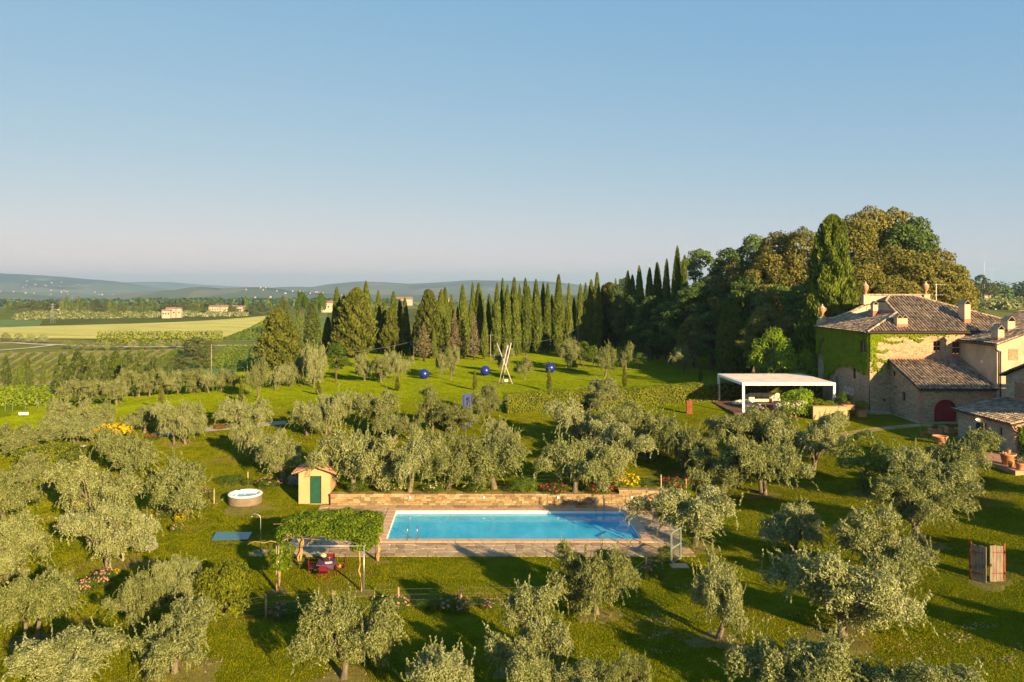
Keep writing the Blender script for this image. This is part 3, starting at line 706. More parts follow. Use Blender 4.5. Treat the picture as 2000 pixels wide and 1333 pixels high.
# the wooded knoll behind the villa: px, top row, depth, width in photo px, kind
WOOD = [('c',1224,530,150,22),('c',1238,538,150,20),('c',1252,520,148,22),('c',1268,524,146,22),('c',1284,514,144,24),('c',1300,507,143,20),('c',1317,482,141,22),('c',1327,487,139,20),('c',1335,500,137,20),('c',1412,600,121,26),('c',1432,585,119,40),('c',1458,600,117,26),
 ('d',1222,545,158,46),('d',1240,575,149,52),('d',1272,580,142,60),('d',1310,590,137,66),('d',1352,560,132,80),('d',1365,490,150,74),('d',1395,540,132,84),('d',1425,488,140,80),('d',1390,610,126,64),('o',1355,620,129,52),
 ('d',1470,540,122,86),('d',1478,462,138,70),('o',1440,520,128,74),('o',1500,500,122,94),('o',1532,462,126,110),('d',1520,560,114,86),('o',1495,600,111,72),('o',1555,455,122,96),('d',1560,560,110,76),('o',1545,620,107,60),
 ('o',1665,432,124,120),('o',1700,415,132,110),('o',1745,418,134,110),('d',1790,428,128,84),('d',1760,440,126,90),('o',1700,500,116,120),('o',1745,490,114,130),('o',1790,500,118,120),('o',1830,495,118,100),('o',1850,520,124,80),('o',1868,560,120,70),('o',1720,545,110,100),('o',1680,520,110,90),('d',1885,580,126,50),('o',1810,545,112,96),('o',1845,575,112,76)]
KN = {'c': 'dark cypress', 'd': 'dark leafy tree', 'o': 'brownish holm oak'}; cnt = {}
tot = {k: sum(1 for q in WOOD if q[0] == k) for k in 'cdo'}
for i, (k, px, ty, y, w) in enumerate(sorted(WOOD, key=lambda q: q[1])):
    c = cnt.get(k, 0); cnt[k] = c + 1; s = sc_at(y); x = (px - PX0) / s; z0 = hz(x, y); top = CAM_Z - (ty - HZ) / s
    pr = CYP[i % 5] if k == 'c' else DARKS[i % 3] if k == 'd' else OAKS[i % 3]
    plant({'c': 'cypress_tree', 'd': 'forest_tree', 'o': 'holm_oak'}[k], pr, KN[k] + ' in the wood left of and behind the villa, ' + ordn(c) + ' from the left', {'c': 'cypress', 'd': 'tree', 'o': 'oak'}[k], x, y, w / s * (1.05 if k == 'c' else 1.75), top - z0, None, 'wood behind the villa')
x, y, z = at_depth(1616, 420, 103); plant('cypress_tree', BIGCYP, 'huge broad cypress towering over the left side of the villa', 'cypress', x, y, 96 / sc_at(y), z - hz(x, y), None)
x, y, z = at_depth(1190, 580, 166); plant('conifer_tree', CONIF[1], 'pale grey green cedar at the gap between row and wood', 'conifer', x, y, 7, 14)
for px, by, w, ty, lab, pr in [(656,748,62,672,'bright green leafy tree among the upper lawn olives',GREENS[0]),(1140,722,36,668,'green leafy sapling in shade behind the balls',GREENS[1]),(1160,720,30,676,'second green sapling in shade behind the balls',GREENS[0]),(1250,722,40,690,'low green bush tree at the foot of the wood',GREENS[1])]:
    x, y, z = ground_at(px, by); s = sc_at(y); plant('green_tree', pr, lab, 'tree', x, y, w / s * 1.1, (by - ty) / s)
x, y, z = at_depth(1512, 652, 96); plant('acacia_tree', BRIGHT, 'light green feathery tree behind the white pavilion', 'tree', x, y, 118 / sc_at(y), z - hz(x, y))
x, y, z = at_depth(1572, 690, 99); plant('acacia_tree', BRIGHT, 'smaller light green tree between pavilion and ivy wall', 'tree', x, y, 62 / sc_at(y), z - hz(x, y))

# ------------------------------------------------------------------ the valley and far country
for i, (px, ty, d, w) in enumerate([(15,700,190,14),(38,705,185,10),(55,698,192,16),(85,712,182,10),(120,695,196,22),(150,690,202,26),(178,696,196,20),(205,698,196,18),(225,685,214,20),(250,692,200,26),(278,690,202,24),(300,700,198,18),(330,712,192,16),(30,745,160,12),(60,752,156,10)]):
    x = (px - PX0) / FPX * d; z0 = hz(x, d); top = CAM_Z - (ty - HZ) / FPX * d
    pr = CYP[i % 5] if i in (1, 8) else VALT[i % 3]
    plant('valley_tree', pr, 'dark tree in the dip below the vineyard, ' + ordn(i) + ' from the left', 'tree', x, d, w * 1.7 * d / FPX, max(3, top - z0), None, 'trees in the dip')
for i, (px, by, w, h) in enumerate([(385,700,11,8),(372,694,8,6),(408,690,7,5),(395,722,8,6),(350,725,8,5)]):
    x, y, z = ground_at(px, by); plant('roadside_tree', FIELDT[i % 3], 'rounded tree by the end of the vineyard track, ' + ordn(i) + ' nearest the road', 'tree', x, y, w, h, None, 'trees by the vineyard track')
def leafy_strip(name, p0, p1, w, h, leaf, mat, dens, r, dz=0.0, label=None, cat=None, group=None):
    p0, p1 = np.array(p0[:2]), np.array(p1[:2]); L = np.linalg.norm(p1 - p0); n = int(L * dens)
    t = r.random(n); sd = unit(p1 - p0); nn = np.array([-sd[1], sd[0]])
    a = r.uniform(0, math.pi, n); q = p0 + np.outer(t, p1 - p0) + np.outer(np.cos(a) * w / 2 * r.uniform(.75, 1.1, n), nn)
    zz = np.abs(np.sin(a)) ** .6 * h * r.uniform(.75, 1.12, n); lo = r.random(n) < .4; zz[lo] *= r.random(lo.sum())
    P = np.column_stack([q, height(q[:, 0], q[:, 1]) + zz + dz]); N = np.column_stack([np.outer(np.cos(a), nn), np.sin(a)])
    o = link(name, leaf_mesh_out(name, P, N, leaf * r.uniform(.7, 1.3, n), leaf * .7 * r.uniform(.7, 1.2, n), mat, .6, r))
    return tag(o, label, cat, group) if label else o
r = np.random.default_rng(9)
lo0, lo1, hi0, hi1 = GA(-110, 760), GA(255, 746), GA(-110, 696), GA(350, 686)
for k in range(17):   # vine rows run up the slope
    t = k / 16; a = np.array(lo0[:2]) * (1 - t) + np.array(lo1[:2]) * t
    tt = min(1.0, t * .82 + .22); b2 = np.array(hi0[:2]) * (1 - tt) + np.array(hi1[:2]) * tt
    leafy_strip('vine_row', a, b2, 1.3, 1.4, .45, M_CROP, 24, r, 0, 'row of vines on the bare earth slope, ' + ordn(k) + ' from the left', 'vine row', 'vine rows on the slope')
for k in range(9):
    t = k / 8; a = np.array(GA(400 + 115 * t, 722)[:2]); b2 = np.array(GA(446 + 80 * t, 681)[:2])
    leafy_strip('vine_row', a, b2, 1.8, 1.7, .55, M_CROP, 26, r, 0, 'dense vine row left of the lone conifer, ' + ordn(k) + ' from the left', 'vine row', 'dense vine rows')
for k in range(12):
    t = k / 11; a = np.array(GA(440 + 170 * t, 666)[:2]); b2 = np.array(GA(530 + 90 * t, 619)[:2])
    leafy_strip('vine_row', a, b2, 1.6, 1.7, .8, M_CROP, 9, r, 0, 'far vine row right of the wheat field, ' + ordn(k) + ' from the left', 'vine row', 'far vine rows')
leafy_strip('field_hedge', GA(190, 671), GA(434, 668), 5, 5.2, .9, M_HEDGE, 42, r, 0, 'long clipped green hedge standing in the wheat field', 'hedge')
for k in range(7):    # near vineyard behind the posts
    a = at_depth(-40, 0, 112 + 3 * k); b2 = at_depth(108 - 3 * k, 0, 112 + 3 * k)
    leafy_strip('vine_row', a, b2, .9, 1.5, .32, M_CROP, 60, r, 0, 'near vine row behind the olives at the left, ' + ordn(k) + ' from the front', 'vine row', 'near vine rows')
a = GA(150, 778); b2 = GA(470, 762)
leafy_strip('vine_row', (a[0], a[1] + 5), (b2[0], b2[1] + 6), 1.2, 1.2, .32, M_CROP, 60, r, 0, 'low vine row behind the lawn edge olives', 'vine row')
# far olive groves and woods read as one mass
def mass(name, quad, n, rr, hh, leaf, mat, r, label):
    c = [np.array(q[:2]) for q in quad]; P, N = [], []
    for k in range(n):
        u, v = r.random(2); p = c[0]*(1-u)*(1-v) + c[1]*u*(1-v) + c[2]*u*v + c[3]*(1-u)*v
        R = rr * r.uniform(.7, 1.3); m = 70; d = rand_unit(m, r); d[:, 2] = np.abs(d[:, 2])
        q = d * np.array([R, R, hh * r.uniform(.7, 1.25)]) * r.uniform(.8, 1.05, (m, 1)); P.append(q + [p[0], p[1], hz(p[0], p[1])]); N.append(d)
    P = np.concatenate(P); N = np.concatenate(N)
    return tag(link(name, leaf_mesh_out(name, P, N, leaf, leaf * .8, mat, .6, r)), label, None, None, 'stuff')
def Q(*pp): return [at_depth(px, 0, d) for px, d in pp]
mass('far_olive_grove', Q((20,640),(300,700),(310,760),(60,800)), 260, 2.8, 4.0, 1.4, M_OLIVE, r, 'grey green olive groves behind the wheat field')
mass('far_olive_grove', Q((300,720),(480,740),(490,800),(300,800)), 160, 2.8, 4.0, 1.4, M_OLIVE, r, 'grey green olive groves below the far farmhouses')
mass('far_olive_grove', Q((760,300),(900,300),(900,420),(760,420)), 200, 2.6, 3.8, 1.0, M_OLIVE, r, 'olive groves seen between the cypress trunks')
mass('far_wood', Q((-150,1500),(760,1300),(800,1500),(-150,1800)), 420, 12, 12, 6, M_DARK, r, 'dark wood along the far edge of the plain')
mass('far_wood', Q((-150,2400),(1200,2400),(1250,3000),(-150,3000)), 420, 20, 15, 9, M_DARK, r, 'woods scattered over the far plain')
mass('far_wood', Q((1890,620),(2100,620),(2100,660),(1900,680)), 60, 7, 12, 2.5, M_DARK, r, 'dark pines on the right skyline')
mass('far_olive_grove', Q((1895,360),(2120,350),(2120,420),(1895,430)), 150, 2.6, 3.8, 1.2, M_OLIVE, r, 'olive grove on the slope at the right edge')
rl = random.Random(4)
k = 0
for px in range(20, 560, 11):
    d = rl.uniform(760, 980); x = (px + rl.uniform(-5, 5) - PX0) / FPX * d; cyp = rl.random() < .5
    plant('far_tree', FARCYP if cyp else FIELDT[k % 3], ('far slim tree' if cyp else 'far round tree') + ' beyond the wheat field, ' + ordn(k) + ' from the left', 'tree', x, d, rl.uniform(3, 4.5) if cyp else rl.uniform(10, 18), rl.uniform(11, 18) if cyp else rl.uniform(8, 12), None, 'trees beyond the wheat field'); k += 1
for i, (px, ty, w, pr, lab) in enumerate([(552,578,14,CONIF[0],'dark conifer at the left of the umbrella pines'),(590,574,30,PINE,'umbrella pine, left of two by the pale house'),(624,577,28,PINE,'umbrella pine, right of two by the pale house'),(582,566,8,FARCYP,'slim far cypress above the umbrella pines'),(605,590,20,FIELDT[0],'round dark tree under the umbrella pines'),(562,590,22,FIELDT[1],'round dark tree left under the pines')]):
    d = 420; x = (px - PX0) / FPX * d; z = CAM_Z - (ty - HZ) / FPX * d
    plant('hilltop_tree', pr, lab, 'tree', x, d, w * d / FPX, z - hz(x, d))
for i, (px, d, w, h) in enumerate([(1918,560,14,17),(1940,600,10,12),(1905,540,6,10)]):
    plant('skyline_tree', FIELDT[i % 3], 'dark round tree on the right skyline, ' + ordn(i) + ' in size', 'tree', (px - PX0) / FPX * d, d, w, h)

# ------------------------------------------------------------------ materials for built things
def m_stone(name, c, mort, sx=.34, sz=.17, bump=.6):
    t = NT(name); p = t.pos()
    w = t.n('VectorMath', {0: p, 1: t.n('VectorMath', {0: t.noise(p, 2.2, 2, .5, 1), 1: (.12,.12,.10)}, operation='MULTIPLY').outputs[0]}, operation='ADD').outputs[0]
    v = t.scaled(w, (1/sx, 1/sx, 1/sz))
    vd = t.n('TexVoronoi', {'Vector': v, 'Scale': 1.0}, feature='DISTANCE_TO_EDGE').outputs['Distance']
    vc = t.n('SeparateColor', {0: t.n('TexVoronoi', {'Vector': v, 'Scale': 1.0}).outputs['Color']}).outputs[0]
    col = t.ramp(vc, [(.05, tuple(x*.55 for x in c)), (.35, tuple(x*.85 for x in c)), (.65, c), (.95, tuple(min(.75, x*1.35) for x in c))])
    col = t.mix(.35, col, t.ramp(t.noise(p, .5, 4), [(.35, tuple(x*.7 for x in c)), (.65, tuple(min(.8, x*1.25) for x in c))]))
    jm = t.ramp(vd, [(.03, (1,1,1)), (.10, (0,0,0))])
    col = t.mix(jm, col, mort)
    return t.done(t.pbr(col, .9, t.bump(t.math('ADD', t.ramp(vd, [(.0, (0,0,0)), (.2, (1,1,1))]), t.math('MULTIPLY', t.noise(p, 18, 3), .4)), bump, .05), spec=.15))
M_WALL = m_stone('villa_stone', (.37,.265,.165), (.41,.31,.20))
M_WALL2 = m_stone('grey_stone', (.36,.29,.20), (.42,.35,.25))
M_PLASTER = m_plain('old_plaster', (.46,.365,.25), .9, vary=.22, scale=.7, bump=.2)
M_OCHRE = m_plain('ochre_plaster', (.45,.30,.15), .85, vary=.07, scale=.8, bump=.1)
def m_tile(name, stops):
    t = NT(name); g = t.n('NewGeometry'); p = g.outputs['Position']
    f = t.math('ADD', t.math('MULTIPLY', g.outputs['Random Per Island'], .6), t.math('MULTIPLY', t.noise(p, .9, 4), .4))
    return t.done(t.pbr(t.mix(t.ramp(t.noise(p, 9, 4, .7), [(.45, (0,0,0)), (.7, (.6,.6,.6))]), t.ramp(f, stops), (.26,.22,.155)), .9, t.bump(t.noise(p, 30, 3), .3, .01), spec=.1))
M_TILE = m_tile('old_roof_tile', [(.2, (.13,.10,.072)), (.4, (.25,.195,.14)), (.55, (.37,.295,.21)), (.7, (.38,.25,.15)), (.85, (.56,.46,.34))])
M_TILE_NEW = m_tile('red_roof_tile', [(.2, (.30,.13,.075)), (.5, (.46,.21,.115)), (.8, (.56,.31,.18))])
M_TILE_BED = m_plain('tile_bed', (.05,.036,.03), .95)
M_FLASH = m_plain('red_mortar', (.50,.16,.11), .9, vary=.15)
M_GUTTER = m_plain('dark_gutter', (.045,.036,.034), .5, .3)
M_REDPAINT = m_plain('dark_red_paint', (.24,.020,.028), .55, vary=.2, scale=2)
M_BRICK = m_stone('brick', (.42,.20,.11), (.42,.33,.24), .24, .075, .4)
M_WHITE = m_plain('white_paint', (.78,.77,.74), .45, vary=.04)
M_GLASS = m_plain('dark_glass', (.012,.014,.018), .08, vary=.1, spec=.6)
M_TERRA = m_plain('terracotta', (.50,.23,.12), .8, vary=.18, scale=4, bump=.1)
M_TERRAFLOOR = m_plain('terracotta_paving', (.40,.20,.12), .85, vary=.2, scale=3)
M_WOODOLD = (lambda t: t.done(t.pbr(t.ramp(t.noise(t.scaled(t.pos(), (14,14,1.2)), 1.5, 5, .7), [(.3, (.11,.085,.065)), (.7, (.28,.225,.165))]), .85, t.bump(t.noise(t.scaled(t.pos(), (20,20,1)), 2, 4), .4, .01))))(NT('weathered_wood'))
M_POST = m_plain('fence_post_wood', (.36,.26,.15), .9, vary=.3, scale=6)
M_DECKWOOD = m_plain('brown_deck_board', (.17,.085,.055), .7, vary=.25, scale=2)
M_CORTEN = m_plain('rusty_steel', (.21,.062,.022), .8, .3, .3, 3)
M_STEEL = m_plain('brushed_steel', (.55,.55,.55), .28, 1.0, .05)
M_GALV = m_plain('galvanised_steel', (.42,.43,.44), .45, .8, .1)
M_BLUE = m_plain('ultramarine_gloss', (.010,.022,.20), .32, vary=.05, spec=.5)
M_FABRIC = m_plain('cream_fabric', (.62,.54,.44), .9, vary=.06, scale=2)
def m_flag():
    t = NT('flagstone'); p = t.pos(); oi = t.n('ObjectInfo').outputs['Random']
    f = t.math('ADD', t.math('MULTIPLY', oi, .65), t.math('MULTIPLY', t.noise(p, 2.0, 5, .65), .35))
    return t.done(t.pbr(t.ramp(f, [(.15, (.24,.165,.10)), (.4, (.37,.265,.155)), (.6, (.45,.33,.19)), (.8, (.40,.31,.21)), (.95, (.54,.42,.27))]), .85, t.bump(t.noise(p, 14, 4), .4, .02), spec=.2))
M_FLAG = m_flag()
M_MORTAR = m_plain('pale_mortar', (.50,.44,.36), .95, vary=.2, scale=3)
def m_rubble():
    t = NT('rubble_stone'); p = t.pos(); oi = t.n('ObjectInfo').outputs['Random']
    f = t.math('ADD', t.math('MULTIPLY', oi, .7), t.math('MULTIPLY', t.noise(p, 4.0, 5, .65), .3))
    return t.done(t.pbr(t.ramp(f, [(.1, (.14,.10,.055)), (.4, (.23,.165,.085)), (.65, (.29,.205,.105)), (.9, (.37,.285,.17))]), .9, t.bump(t.noise(p, 12, 5, .7), .7, .04), spec=.15))
M_RUBBLE = m_rubble()
M_RUBBLE_JOINT = m_plain('earthy_joint', (.20,.14,.075), .95, vary=.2)
M_COPING = m_plain('sandy_coping', (.52,.34,.21), .8, vary=.10, scale=1.6, bump=.15)

# ------------------------------------------------------------------ swimming pool
CW = .62
pool = thing('swimming_pool', 'long rectangular blue swimming pool with sandy stone edge', 'swimming pool', ((PX_L+PX_R)/2, (PY_N+PY_F)/2, 0))
def partw(name, mb, mats, parent, **kw):
    o = part(name, mb, mats, parent, **kw); o.location = -parent.location; return o
def m_liner():
    t = NT('pool_liner'); p = t.pos()
    c = t.ramp(t.noise(p, .5, 3), [(.3, (.24,.66,.84)), (.7, (.32,.74,.88))])
    z = t.n('SeparateXYZ', {0: p}).outputs[2]
    c = t.mix(t.n('MapRange', {0: z, 1: -.17, 2: -.155}).outputs[0], c, (.78,.76,.68))
    return t.done(t.pbr(c, .6))
b = MB(); zb = -.80
x0, x1, y0, y1 = PX_L, PX_R, PY_N, PY_F
b.add([(x0,y0,zb),(x1,y0,zb),(x1,y1,zb),(x0,y1,zb),(x0,y0,.0),(x1,y0,.0),(x1,y1,.0),(x0,y1,.0)], [(0,1,2,3),(0,4,5,1),(1,5,6,2),(2,6,7,3),(3,7,4,0)])
partw('basin', b, m_liner(), pool)
def m_water():
    t = NT('pool_water'); p = t.pos()
    h = t.math('ADD', t.noise(t.scaled(p, (1.1, .7, 1)), 1.3, 3, .5), t.math('MULTIPLY', t.noise(p, 5, 2), .25))
    nrm = t.bump(h, .10, .06)
    tr = t.n('BsdfTransparent', {'Color': (.72, .92, .97)}).outputs[0]
    gl = t.n('BsdfGlossy', {'Color': (1., 1., 1.), 'Roughness': .03, 'Normal': nrm}).outputs[0]
    fr = t.math('MULTIPLY', t.n('Fresnel', {'IOR': 1.33}).outputs[0], .55)
    sc_ = t.n('BsdfDiffuse', {'Color': t.ramp(t.noise(t.scaled(p, (.8, .5, 1.0)), .7, 5, .65), [(.3, (.035,.42,.66)), (.55, (.07,.52,.76)), (.75, (.16,.64,.84))])}).outputs[0]  # pale streaks painted into the water colour stand in for cloud reflections
    body = t.n('MixShader', {0: .7, 1: tr, 2: sc_}).outputs[0]
    return t.done(t.n('MixShader', {0: fr, 1: body, 2: gl}).outputs[0])
u, v = np.meshgrid(np.linspace(x0, x1, 40), np.linspace(y0, y1, 18)); V = np.stack([u, v, np.full_like(u, -.17)], -1).reshape(-1, 3)
ii, jj = np.meshgrid(np.arange(39), np.arange(17)); a = (jj*40+ii).ravel()
w_ = link('water', np_mesh('water', V, np.stack([a, a+1, a+41, a+40], 1), m_water(), True), pool); w_.location = -pool.location
w_['label'] = 'clear blue pool water'
def slab(name, poly, z0, z1, mat, parent, bev=.012):
    return partw(name, MB().prism(poly, z0, z1), mat, parent, bevel=bev)
n = 21; xs = np.linspace(x0 - CW, x1 + CW, n + 1)
for k in range(n):
    for (ya, yb) in ((y0 - CW, y0 - .003), (y1 + .003, y1 + CW)):
        slab('coping_stone', [(xs[k]+.004, ya), (xs[k+1]-.004, ya), (xs[k+1]-.004, yb), (xs[k]+.004, yb)], -.08, .055 + random.uniform(-.003, .003), M_COPING, pool)
n = 8; ys = np.linspace(y0, y1, n + 1)
for k in range(n):
    for (xa, xb) in ((x0 - CW, x0 - .003), (x1 + .003, x1 + CW)):
        slab('coping_stone', [(xa, ys[k]+.004), (xb, ys[k]+.004), (xb, ys[k+1]-.004), (xa, ys[k+1]-.004)], -.08, .055 + random.uniform(-.003, .003), M_COPING, pool)
def ladder(x, yedge, sgn, label):
    t = thing('pool_ladder', label, 'ladder', (x, yedge, .055), 0, 'steel pool ladders')
    for s in (-.3, .3):
        pts = [(s, -.35*sgn, -.02), (s, -.35*sgn, .62), (s, -.28*sgn, .78), (s, -.10*sgn, .84), (s, .06*sgn, .74), (s, .12*sgn, .5), (s, .12*sgn, -.95)]
        part('rail', MB().tube(pts, .022, 8), M_STEEL, t, smooth=True)
    for z in (-.35, -.62, -.88): part('step', MB().box(-.3, .3, .09*sgn-.04, .09*sgn+.04, z-.015, z+.015), M_STEEL, t)
ladder((806 - PX0) / FPX * 50.15, PY_N, 1, 'steel pool ladder at the near edge, left end')
ladder((1172 - PX0) / FPX * 56.45, PY_F, -1, 'steel pool ladder at the far edge by the wall')

# ------------------------------------------------------------------ flagstone terrace round the pool
deck = link('pool_terrace', MB().add([(-11.9,46.95,.008),(13.0,46.95,.008),(13.3,57.95,.008),(-10.7,57.95,.008)] + [(PX_L-.5,PY_N-.5,.008),(PX_R+.5,PY_N-.5,.008),(PX_R+.5,PY_F+.5,.008),(PX_L-.5,PY_F+.5,.008)],
     [(0,1,5,4),(1,2,6,5),(2,3,7,6),(3,0,4,7)]).mesh('pool_terrace', M_MORTAR))
struct(deck)
def flags(xa, xb, ya, yb, nx, ny, r, parent, za=.008, zt=.034, fx=None):
    gx = np.linspace(xa, xb, nx + 1); gy = np.linspace(ya, yb, ny + 1)
    PT = {}
    for i in range(nx + 1):
        for j in range(ny + 1):
            jx = 0 if i in (0, nx) else r.uniform(-.36, .36) * (xb - xa) / nx; jy = 0 if j in (0, ny) else r.uniform(-.36, .36) * (yb - ya) / ny
            PT[i, j] = np.array([gx[i] + jx, gy[j] + jy])
    for i in range(nx):
        for j in range(ny):
            q = [PT[i, j], PT[i+1, j], PT[i+1, j+1], PT[i, j+1]]
            pts = []
            for a in range(4):   # cut corners give five to eight sided slabs
                p, nx_, pv = q[a], q[(a+1) % 4], q[a-1]
                if r.random() < .55: pts += [p + (pv - p) * r.uniform(.08, .28), p + (nx_ - p) * r.uniform(.08, .28)]
                else: pts.append(p)
            c = sum(pts) / len(pts); pts = [c + (p - c) * r.uniform(.92, .97) for p in pts]
            o = part('flagstone', MB().prism([tuple(p) for p in pts], za - .03, zt + r.uniform(-.006, .006)), M_FLAG, parent)
r = np.random.default_rng(31)
flags(-11.9, 13.0, 46.95, 49.5, 42, 4, r, deck)
flags(-11.3, -6.32, 49.53, 57.9, 6, 11, r, deck)
flags(11.1, 13.2, 49.53, 57.9, 3, 11, r, deck)
flags(-6.3, 11.08, 57.1, 57.92, 22, 1, r, deck)
shp = struct(link('shower_paving', MB().prism([(-14.4,46.9),(-11.92,46.9),(-11.92,48.3),(-13.6,48.2)], -.05, .02).mesh('shower_paving', M_MORTAR)))
flags(-14.1, -11.95, 46.95, 48.1, 3, 2, r, shp, .02, .045)

# ------------------------------------------------------------------ retaining wall
rw = thing('retaining_wall', 'low rubble stone wall behind the pool', 'wall', (1.5, 58.2, 0))
partw('core', MB().box(-10.62, 10.4, 57.99, 58.42, -.2, .80).box(10.4, 14.2, 57.99, 58.42, -.2, 1.10), M_RUBBLE_JOINT, rw)
def course(xa, xb, z0, z1, r, yf=57.99):
    x = xa
    while x < xb - .05:
        L = min(r.uniform(.24, .60), xb - x)
        j = lambda: r.uniform(-.012, .012)
        d = r.uniform(.02, .07)
        vs = [(x+.012+j(), yf-d+j(), z0+.01+j()), (x+L-.012+j(), yf-d+j(), z0+.01+j()), (x+L-.012+j(), yf-d+j(), z1-.01+j()), (x+.012+j(), yf-d+j(), z1-.01+j()),
              (x, yf+.05, z0), (x+L, yf+.05, z0), (x+L, yf+.05, z1), (x, yf+.05, z1)]
        partw('stone', MB().add(vs, [(0,1,2,3),(0,4,5,1),(1,5,6,2),(2,6,7,3),(3,7,4,0)]), M_RUBBLE, rw)
        x += L
for z0, z1 in ((0,.15),(.15,.31),(.31,.45),(.45,.60),(.60,.74)): course(-10.6, 13.6, z0, z1, r)
course(10.4, 13.6, .74, .9, r); course(10.4, 13.6, .9, 1.04, r)
x = -10.62
while x < 13.4:
    L = r.uniform(.5, .9); zt = (.80 if x < 10.3 else 1.10)
    if x < 10.4 < x + L: L = 10.4 - x
    partw('cap_stone', MB().box(x+.008, x+L-.008, 57.90+r.uniform(-.02,.02), 58.48, zt - .06, zt + r.uniform(.015, .05)), M_RUBBLE, rw); x += L
for i, px in enumerate((801, 945, 1090, 1234)):
    x = (px - PX0) / FPX * 57.9; z = .58 if i < 3 else .62
    t = thing('wall_lamp', 'small square light set in the pool wall, ' + ordn(i) + ' from the left', 'wall light', (x, 57.92, z), 0, 'lights in the pool wall')
    part('housing', MB().box(-.10, .10, -.05, .04, -.10, .10), M_GALV, t, bevel=.01); part('lens', MB().box(-.07, .07, -.056, -.045, -.07, .07), M_WHITE, t)

# ------------------------------------------------------------------ tile roofs
def in_poly(px, py, poly):
    ins = np.zeros(len(px), bool); n = len(poly)
    for i in range(n):
        (xa, ya), (xb, yb) = poly[i], poly[(i+1) % n]
        c = ((ya > py) != (yb > py)) & (px < (xb - xa) * (py - ya) / (yb - ya + 1e-12) + xa); ins ^= c
    return ins
def tile_roof(name, poly, parent, mat, pitch=.32, length=.46, rad=.115, thick=.10, seed=1, fascia=None):
    """barrel tiles over a planar 3D polygon; base slab below"""
    r = np.random.default_rng(seed); P = [Vector(p) for p in poly]
    nrm = (P[1] - P[0]).cross(P[2] - P[0]).normalized()
    if nrm.z < 0: nrm = -nrm
    down = Vector((nrm.x, nrm.y, 0)); down = (down - nrm * down.dot(nrm)).normalized()
    if down.z > 0: down = -down
    ac = nrm.cross(down).normalized(); o = P[0]
    q = [((p - o).dot(ac), (p - o).dot(down)) for p in P]
    ua, ub = min(a for a, b in q), max(a for a, b in q); va, vb = min(b for a, b in q), max(b for a, b in q)
    U, Vv = np.meshgrid(np.arange(ua + pitch/2, ub, pitch), np.arange(va + length/2, vb + length*.4, length * .82)); U, Vv = U.ravel(), Vv.ravel()
    ok = in_poly(U, Vv, q); U, Vv = U[ok], Vv[ok]; n = len(U)
    U = U + r.normal(0, .012, n); ang = np.linspace(0, math.pi, 6)
    tem = np.array([[math.cos(a) * rad * f, s * length / 2, max(0, math.sin(a)) * rad * 1.05 * f + lift] for s, f, lift in ((-1, .85, .005), (1, 1.06, .035)) for a in ang])
    A = np.array(ac); Dn = np.array(down); Nn = np.array(nrm); O = np.array(o)
    C = O + U[:, None] * A + Vv[:, None] * Dn
    rot = r.normal(0, .035, n)
    T = tem[None]; lx = T[..., 0] - T[..., 1] * rot[:, None]; ly = T[..., 1] + T[..., 0] * rot[:, None]; lz = np.broadcast_to(T[..., 2], lx.shape) + r.uniform(-.01, .014, (n, 1))
    Vx = C[:, None] + lx[..., None] * A + ly[..., None] * Dn + lz[..., None] * Nn
    k = len(ang); fq = np.array([(j, j+1, k+j+1, k+j) for j in range(k-1)])
    F = (np.arange(n)[:, None, None] * (2*k) + fq[None]).reshape(-1, 4)
    base = MB(); m = len(P); top = [p + nrm * .0 for p in P]; bot = [p - Vector((0, 0, thick)) for p in P]
    base.add(top + bot, [tuple(range(m)), tuple(range(m, 2*m))[::-1]] + [(i, i+m, (i+1) % m + m, (i+1) % m) for i in range(m)])
    ro = partw(name, base, M_TILE_BED, parent)
    to = link('roof_tiles', np_mesh('roof_tiles', Vx.reshape(-1, 3), F, mat, True), ro); to['kind'] = 'stuff'
    return ro
def ridge_tiles(parent, p0, p1, mat=None, rad=.13, step=.4):
    p0, p1 = Vector(p0), Vector(p1); d = p1 - p0; L = d.length; n = max(1, int(L / step)); d.normalize()
    side = d.cross(Vector((0,0,1))).normalized(); up = side.cross(d)
    b = MB()
    for k in range(n):
        a0, a1 = p0 + d * (L*k/n - .04), p0 + d * (L*(k+1)/n)
        vs = [c + side * math.cos(w) * rad * f + up * (math.sin(w) * rad * .9 * f + .02) for c, f in ((a0, 1.08), (a1, .92)) for w in np.linspace(0, math.pi, 6)]
        b.add(vs, [(j, j+1, 7+j, 6+j) for j in range(5)])
    o = partw('ridge_tiles', b, mat or M_TILE, parent, smooth=True); o['kind'] = 'stuff'; return o

# ------------------------------------------------------------------ pool shed
sx0, sx1, sy0, sy1 = -13.0, -10.67, 58.3, 60.6
sh = thing('pool_shed', 'small ochre pool shed with green louvred door and tiled roof', 'shed', ((sx0+sx1)/2, sy0, 0))
ze, zr, xc = 2.3, 2.72, (sx0+sx1)/2
dx0, dx1 = (605-PX0)/FPX*58.3, (627.6-PX0)/FPX*58.3
b = MB()
T_ = .14
b.add([(sx0,sy0,0),(dx0,sy0,0),(dx0,sy0,2.05),(dx1,sy0,2.05),(dx1,sy0,0),(sx1,sy0,0),(sx1,sy0,ze),(xc,sy0,zr),(sx0,sy0,ze),
       (sx0,sy1,-.1),(sx1,sy1,-.1),(sx1,sy1,ze),(xc,sy1,zr),(sx0,sy1,ze), (dx0,sy0+T_,0),(dx0,sy0+T_,2.05),(dx1,sy0+T_,2.05),(dx1,sy0+T_,0)],
      [(0,1,2,8),(2,3,6,7,8),(3,4,5,6),(5,10,11,6),(0,8,13,9),(9,13,12,11,10),(1,14,15,2),(2,15,16,3),(3,16,17,4)])
partw('wall', b, M_OCHRE, sh)
